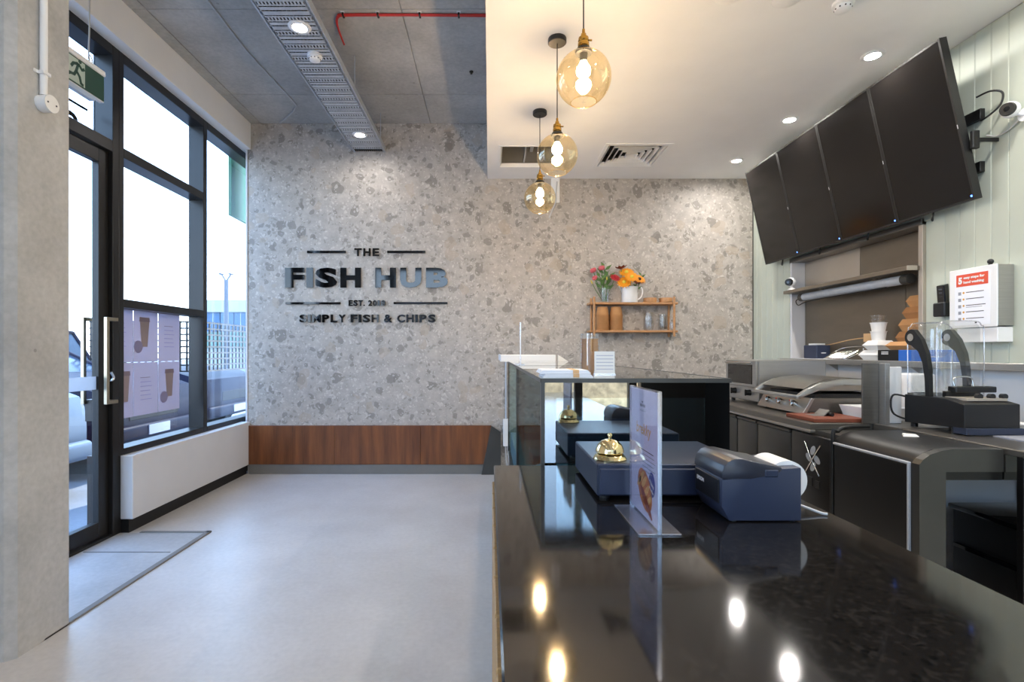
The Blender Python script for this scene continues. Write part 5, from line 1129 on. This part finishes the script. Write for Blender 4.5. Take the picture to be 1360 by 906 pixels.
obj('front_rail', B().box(x0+0.06, x1-0.03, y0+0.165, y0+0.185, ZBN+0.165, ZBN+0.20), 'black_plastic', wm)
def hr(k, z, c=0.05):
    a, b_, c0, d = x0+0.012+k, x1+0.0-k, y0+0.16+k, y1-0.004-k
    return [(a, c0, z), (b_, c0, z), (b_, d, z), (a, d, z)]
hd = B(); hd.box(x0+0.012, x1-0.01, y0+0.16, y1, ZBN+0.171, ZBN+0.555, 0.045, 4)
hood = obj('hood', hd, 'hood_plastic', wm, smooth=50)
hx0, hx1, hy0, hy1, hz0, hz1 = x0+0.014, x1-0.012, y0+0.162, y1-0.002, ZBN+0.175, ZBN+0.553
for yy in (hy0+0.004, hy1-0.004): obj('hood_edge', B().tube([(hx0, yy, hz0), (hx0, yy, hz1-0.06), (hx0+0.013, yy, hz1-0.02), (hx0+0.045, yy, hz1), (hx1-0.045, yy, hz1), (hx1-0.013, yy, hz1-0.02), (hx1, yy, hz1-0.06), (hx1, yy, hz0)], 0.003, 6), 'acrylic_edge', hood, smooth=60)
obj('hood_rim', B().box(x0+0.008, x0+0.016, y0+0.20, y1-0.01, ZBN+0.168, ZBN+0.18).box(x0+0.03, x1-0.03, y1-0.004, y1+0.004, ZBN+0.168, ZBN+0.18), 'chrome', wm)
obj('film_roll', B().cyl((x0+0.06, y0+0.28, ZBN+0.42), (x1-0.13, y0+0.28, ZBN+0.42), 0.05, seg=24), 'clear_plastic', wm, smooth=40)
obj('film_sheet', B().loft([[(x0+0.06, y0+0.235, ZBN+0.40), (x0+0.17, y0+0.235, ZBN+0.40), (x0+0.17, y0+0.236, ZBN+0.40), (x0+0.06, y0+0.236, ZBN+0.40)], [(x0+0.08, y0+0.215, ZBN+0.30), (x0+0.16, y0+0.205, ZBN+0.30), (x0+0.16, y0+0.206, ZBN+0.30), (x0+0.08, y0+0.216, ZBN+0.30)], [(x0+0.09, y0+0.20, ZBN+0.20), (x0+0.15, y0+0.20, ZBN+0.20), (x0+0.15, y0+0.201, ZBN+0.20), (x0+0.09, y0+0.201, ZBN+0.20)]]), 'clear_plastic', wm)
obj('power_cable', B().tube([(x0+0.02, y1-0.02, ZBN+0.15), (x0-0.03, y1+0.03, ZBN+0.165), (x0-0.05, y1+0.03, ZBN+0.12), (x0-0.04, y1+0.02, ZBN+0.06), (x0+0.02, y1-0.01, ZBN+0.03)], 0.005), 'black_cable', wm, smooth=60)
obj('perforated_mat', B().box(2.36, 2.60, 2.20, 2.40, ZBN, ZBN+0.006), 'ink_light', None, 'grey perforated mat in front of the sealing machine', 'mat')
obj('white_packet', B().box(2.575, 2.75, 2.30, 2.55, ZBN+0.001, ZBN+0.05, 0.006, 2), 'white_card', None, 'white flat packet beside the sealing machine', 'packet')

# ------------------------------------------------------------------ outside
struct('ground_outside', B().box(-60, -2.8, -30, 80, -0.14, -0.02), 'paving')
struct('ground_rear', B().box(-2.8, 40, -30, YF-0.1, -0.14, -0.02), 'paving')
sw = struct('wall_stone', B().box(-6, 9, -8.8, -8.2, -0.02, 1.7), 'stone')
def car(cx, front_x, m, lab, L_=4.5, W=1.86, H=1.62, boxy=False, mesh=False):
    """parked nose towards the shopfront; front_x is the x of the front bumper, the car runs towards -x"""
    t = thing('parked_car', (front_x-L_/2, cx, -0.02), lab, 'car', 'cars parked outside the shopfront')
    hw = W/2
    def ring(u, zb, zt_, w_): x = front_x-u; return [(x, cx-w_, zb), (x, cx-w_*1.0, zt_-0.10), (x, cx-w_*0.93, zt_), (x, cx+w_*0.93, zt_), (x, cx+w_, zt_-0.10), (x, cx+w_, zb)]
    st = [(0, 0.42, 0.72, hw*0.86), (0.08, 0.28, 0.88, hw*0.94), (0.4, 0.25, 0.98, hw), (1.15, 0.25, 1.05, hw), (2.4, 0.25, 1.02, hw), (L_-0.5, 0.28, 1.02, hw), (L_-0.06, 0.32, 0.98, hw*0.95), (L_, 0.45, 0.85, hw*0.88)]
    obj('body', B().loft([ring(*s) for s in st]), m, t, smooth=35)
    def r2(x, zb, zt_, w0, w1): return [(front_x-x, cx-w0, zb), (front_x-x, cx-w1, zt_), (front_x-x, cx+w1, zt_), (front_x-x, cx+w0, zb)]
    end = L_-0.15 if boxy else L_-0.45
    off = 1.75 if mesh else 0.0                      # the utility stands tail in: its cage faces the shop
    if mesh: end = 4.6
    obj('cabin_glass', B().loft([r2(1.2+off, 1.0, 1.04, hw*0.90, hw*0.88), r2(1.85+off*0.8, 1.0, H-0.05, hw*0.92, hw*0.74), r2(end-0.45, 1.0, H-0.05, hw*0.92, hw*0.74), r2(end, 1.0, 1.05, hw*0.9, hw*0.85)]), 'car_glass', t, smooth=35)
    obj('roof', B().loft([r2(1.80+off*0.8, H-0.08, H-0.045, hw*0.76, hw*0.72), r2(2.0+off*0.8, H-0.08, H, hw*0.76, hw*0.70), r2(end-0.6, H-0.08, H, hw*0.76, hw*0.70), r2(end-0.4, H-0.08, H-0.045, hw*0.76, hw*0.72)]), m, t, smooth=35)
    for s in (-1, 1):
        obj('pillar', B().tube([(front_x-1.2-off, cx+s*hw*0.89, 1.03), (front_x-1.85-off*0.8, cx+s*hw*0.75, H-0.06)], 0.035, 8), m, t, smooth=60)
        obj('mirror', B().box(front_x-1.62-off, front_x-1.50-off, cx+s*hw-0.02*s-0.09, cx+s*hw-0.02*s+0.09, 1.05, 1.18, 0.03, 2), m, t, smooth=50)
        obj('headlight', B().box(front_x-0.22, front_x-0.045, cx+s*hw*0.72-0.17, cx+s*hw*0.72+0.17, 0.70, 0.83, 0.03, 2), 'petal_red' if mesh else 'ink_light', t, smooth=50)
        for u in (0.85, L_-0.85):
            wl = obj('wheel', B().cyl((front_x-u, cx+s*(hw-0.22), 0.32), (front_x-u, cx+s*(hw+0.015), 0.32), 0.34, seg=28), 'tyre', t, smooth=40)
            obj('hub', B().cyl((front_x-u, cx+s*(hw+0.0), 0.32), (front_x-u, cx+s*(hw+0.022), 0.32), 0.21, seg=20), 'galvanised', wl, smooth=40)
    obj('grille', B().box(front_x-0.06, front_x+0.005, cx-0.45, cx+0.45, 0.52, 0.70, 0.02), 'tyre', t)
    obj('bumper', B().box(front_x-0.15, front_x+0.05, cx-hw*0.9, cx+hw*0.9, 0.30, 0.48, 0.05, 3), m, t, smooth=50)
    obj('number_plate', B().box(front_x+0.05, front_x+0.06, cx-0.19, cx+0.19, 0.35, 0.46), 'ink_light', t)
    if mesh:
        b = B(); x = front_x-0.12
        for k in range(15): b.box(x-0.01, x+0.01, cx-hw*0.85+hw*1.7*k/14-0.012, cx-hw*0.85+hw*1.7*k/14+0.012, 1.0, 1.75)
        for k in range(9): b.box(x-0.012, x+0.012, cx-hw*0.87, cx+hw*0.87, 1.0+0.09*k, 1.022+0.09*k)
        for k in range(17): b.box(x-0.1*k-0.011, x-0.1*k+0.011, cx-hw*0.86-0.01, cx-hw*0.86+0.01, 1.0, 1.75)
        for k in range(9): b.box(x-1.62, x, cx-hw*0.86-0.012, cx-hw*0.86+0.012, 1.0+0.09*k, 1.022+0.09*k)
        obj('mesh_rack', b, 'black_plastic', t)
    return t
car(3.95, -3.75, 'car_silver', 'pale silver four wheel drive parked nearest the glass door', 4.7, 1.9, 1.75, True)
car(6.05, -3.95, 'car_navy', 'dark navy car parked beside the silver four wheel drive', 4.5, 1.85, 1.45)
car(8.3, -4.1, 'car_navy', 'navy utility with black mesh cage parked tail in past the navy car', 5.1, 1.9, 1.7, True, True)
# far building
fb = thing('office_building', (-15, 34, 0), 'white office building with a row of blue windows across the car park', 'building')
obj('wall', B().box(-17.7, -9.0, 32, 40, -0.02, 3.8), 'far_white', fb)
obj('parapet', B().box(-17.9, -8.8, 31.7, 40.2, 3.75, 4.5), 'far_white', fb)
obj('lower_band', B().box(-17.7, -9.0, 31.9, 32.0, 1.5, 2.5), 'far_green', fb)
for k in range(10):
    wn = obj('window', B().box(-17.6+0.86*k, -17.6+0.86*k+0.8, 31.88, 32.0, 2.55, 3.72), 'far_glass', fb)
    obj('window_bar', B().box(-17.6+0.86*k+0.38, -17.6+0.86*k+0.42, 31.84, 31.9, 2.55, 3.72), 'far_white', wn)
lp = thing('street_lamp', (-9.3, 18.1, 0), 'slim grey street lamp with two raised arms', 'street lamp')
Yl = 18.0; xl = (300.5-VX)*Yl/F; zl = EYE+(VY-372)*Yl/F
lp.location = (xl, Yl, -0.02); WL[lp.name] = Vector(lp.location)
obj('pole', B().cyl((xl, Yl, -0.02), (xl, Yl, zl), 0.10, 0.07, 14), 'lamp_grey', lp, smooth=40)
for s in (-1, 1):
    obj('arm', B().tube([(xl, Yl, zl-0.05), (xl+0.10*s, Yl, zl+0.1), (xl+0.17*s, Yl, zl+0.22)], 0.03), 'lamp_grey', lp, smooth=60)
    obj('lamp_head', B().box(xl+0.17*s-0.06, xl+0.17*s+0.06, Yl-0.12, Yl+0.12, zl+0.18, zl+0.23, 0.02), 'lamp_grey', lp)
gs = thing('blade_sign', (-2.95, 5.8, 2.84), 'plain green sign panel outside the last window', 'sign')
obj('panel', B().box(-2.97, -2.93, 5.82, 6.25, 2.85, 3.75, 0.004), 'sign_green', gs)
obj('fixing', B().box(-2.94, -2.80, 5.60, 5.84, 3.60, 3.64).box(-2.86, -2.80, 5.50, 5.62, 3.55, 3.69), 'black_alu', gs)
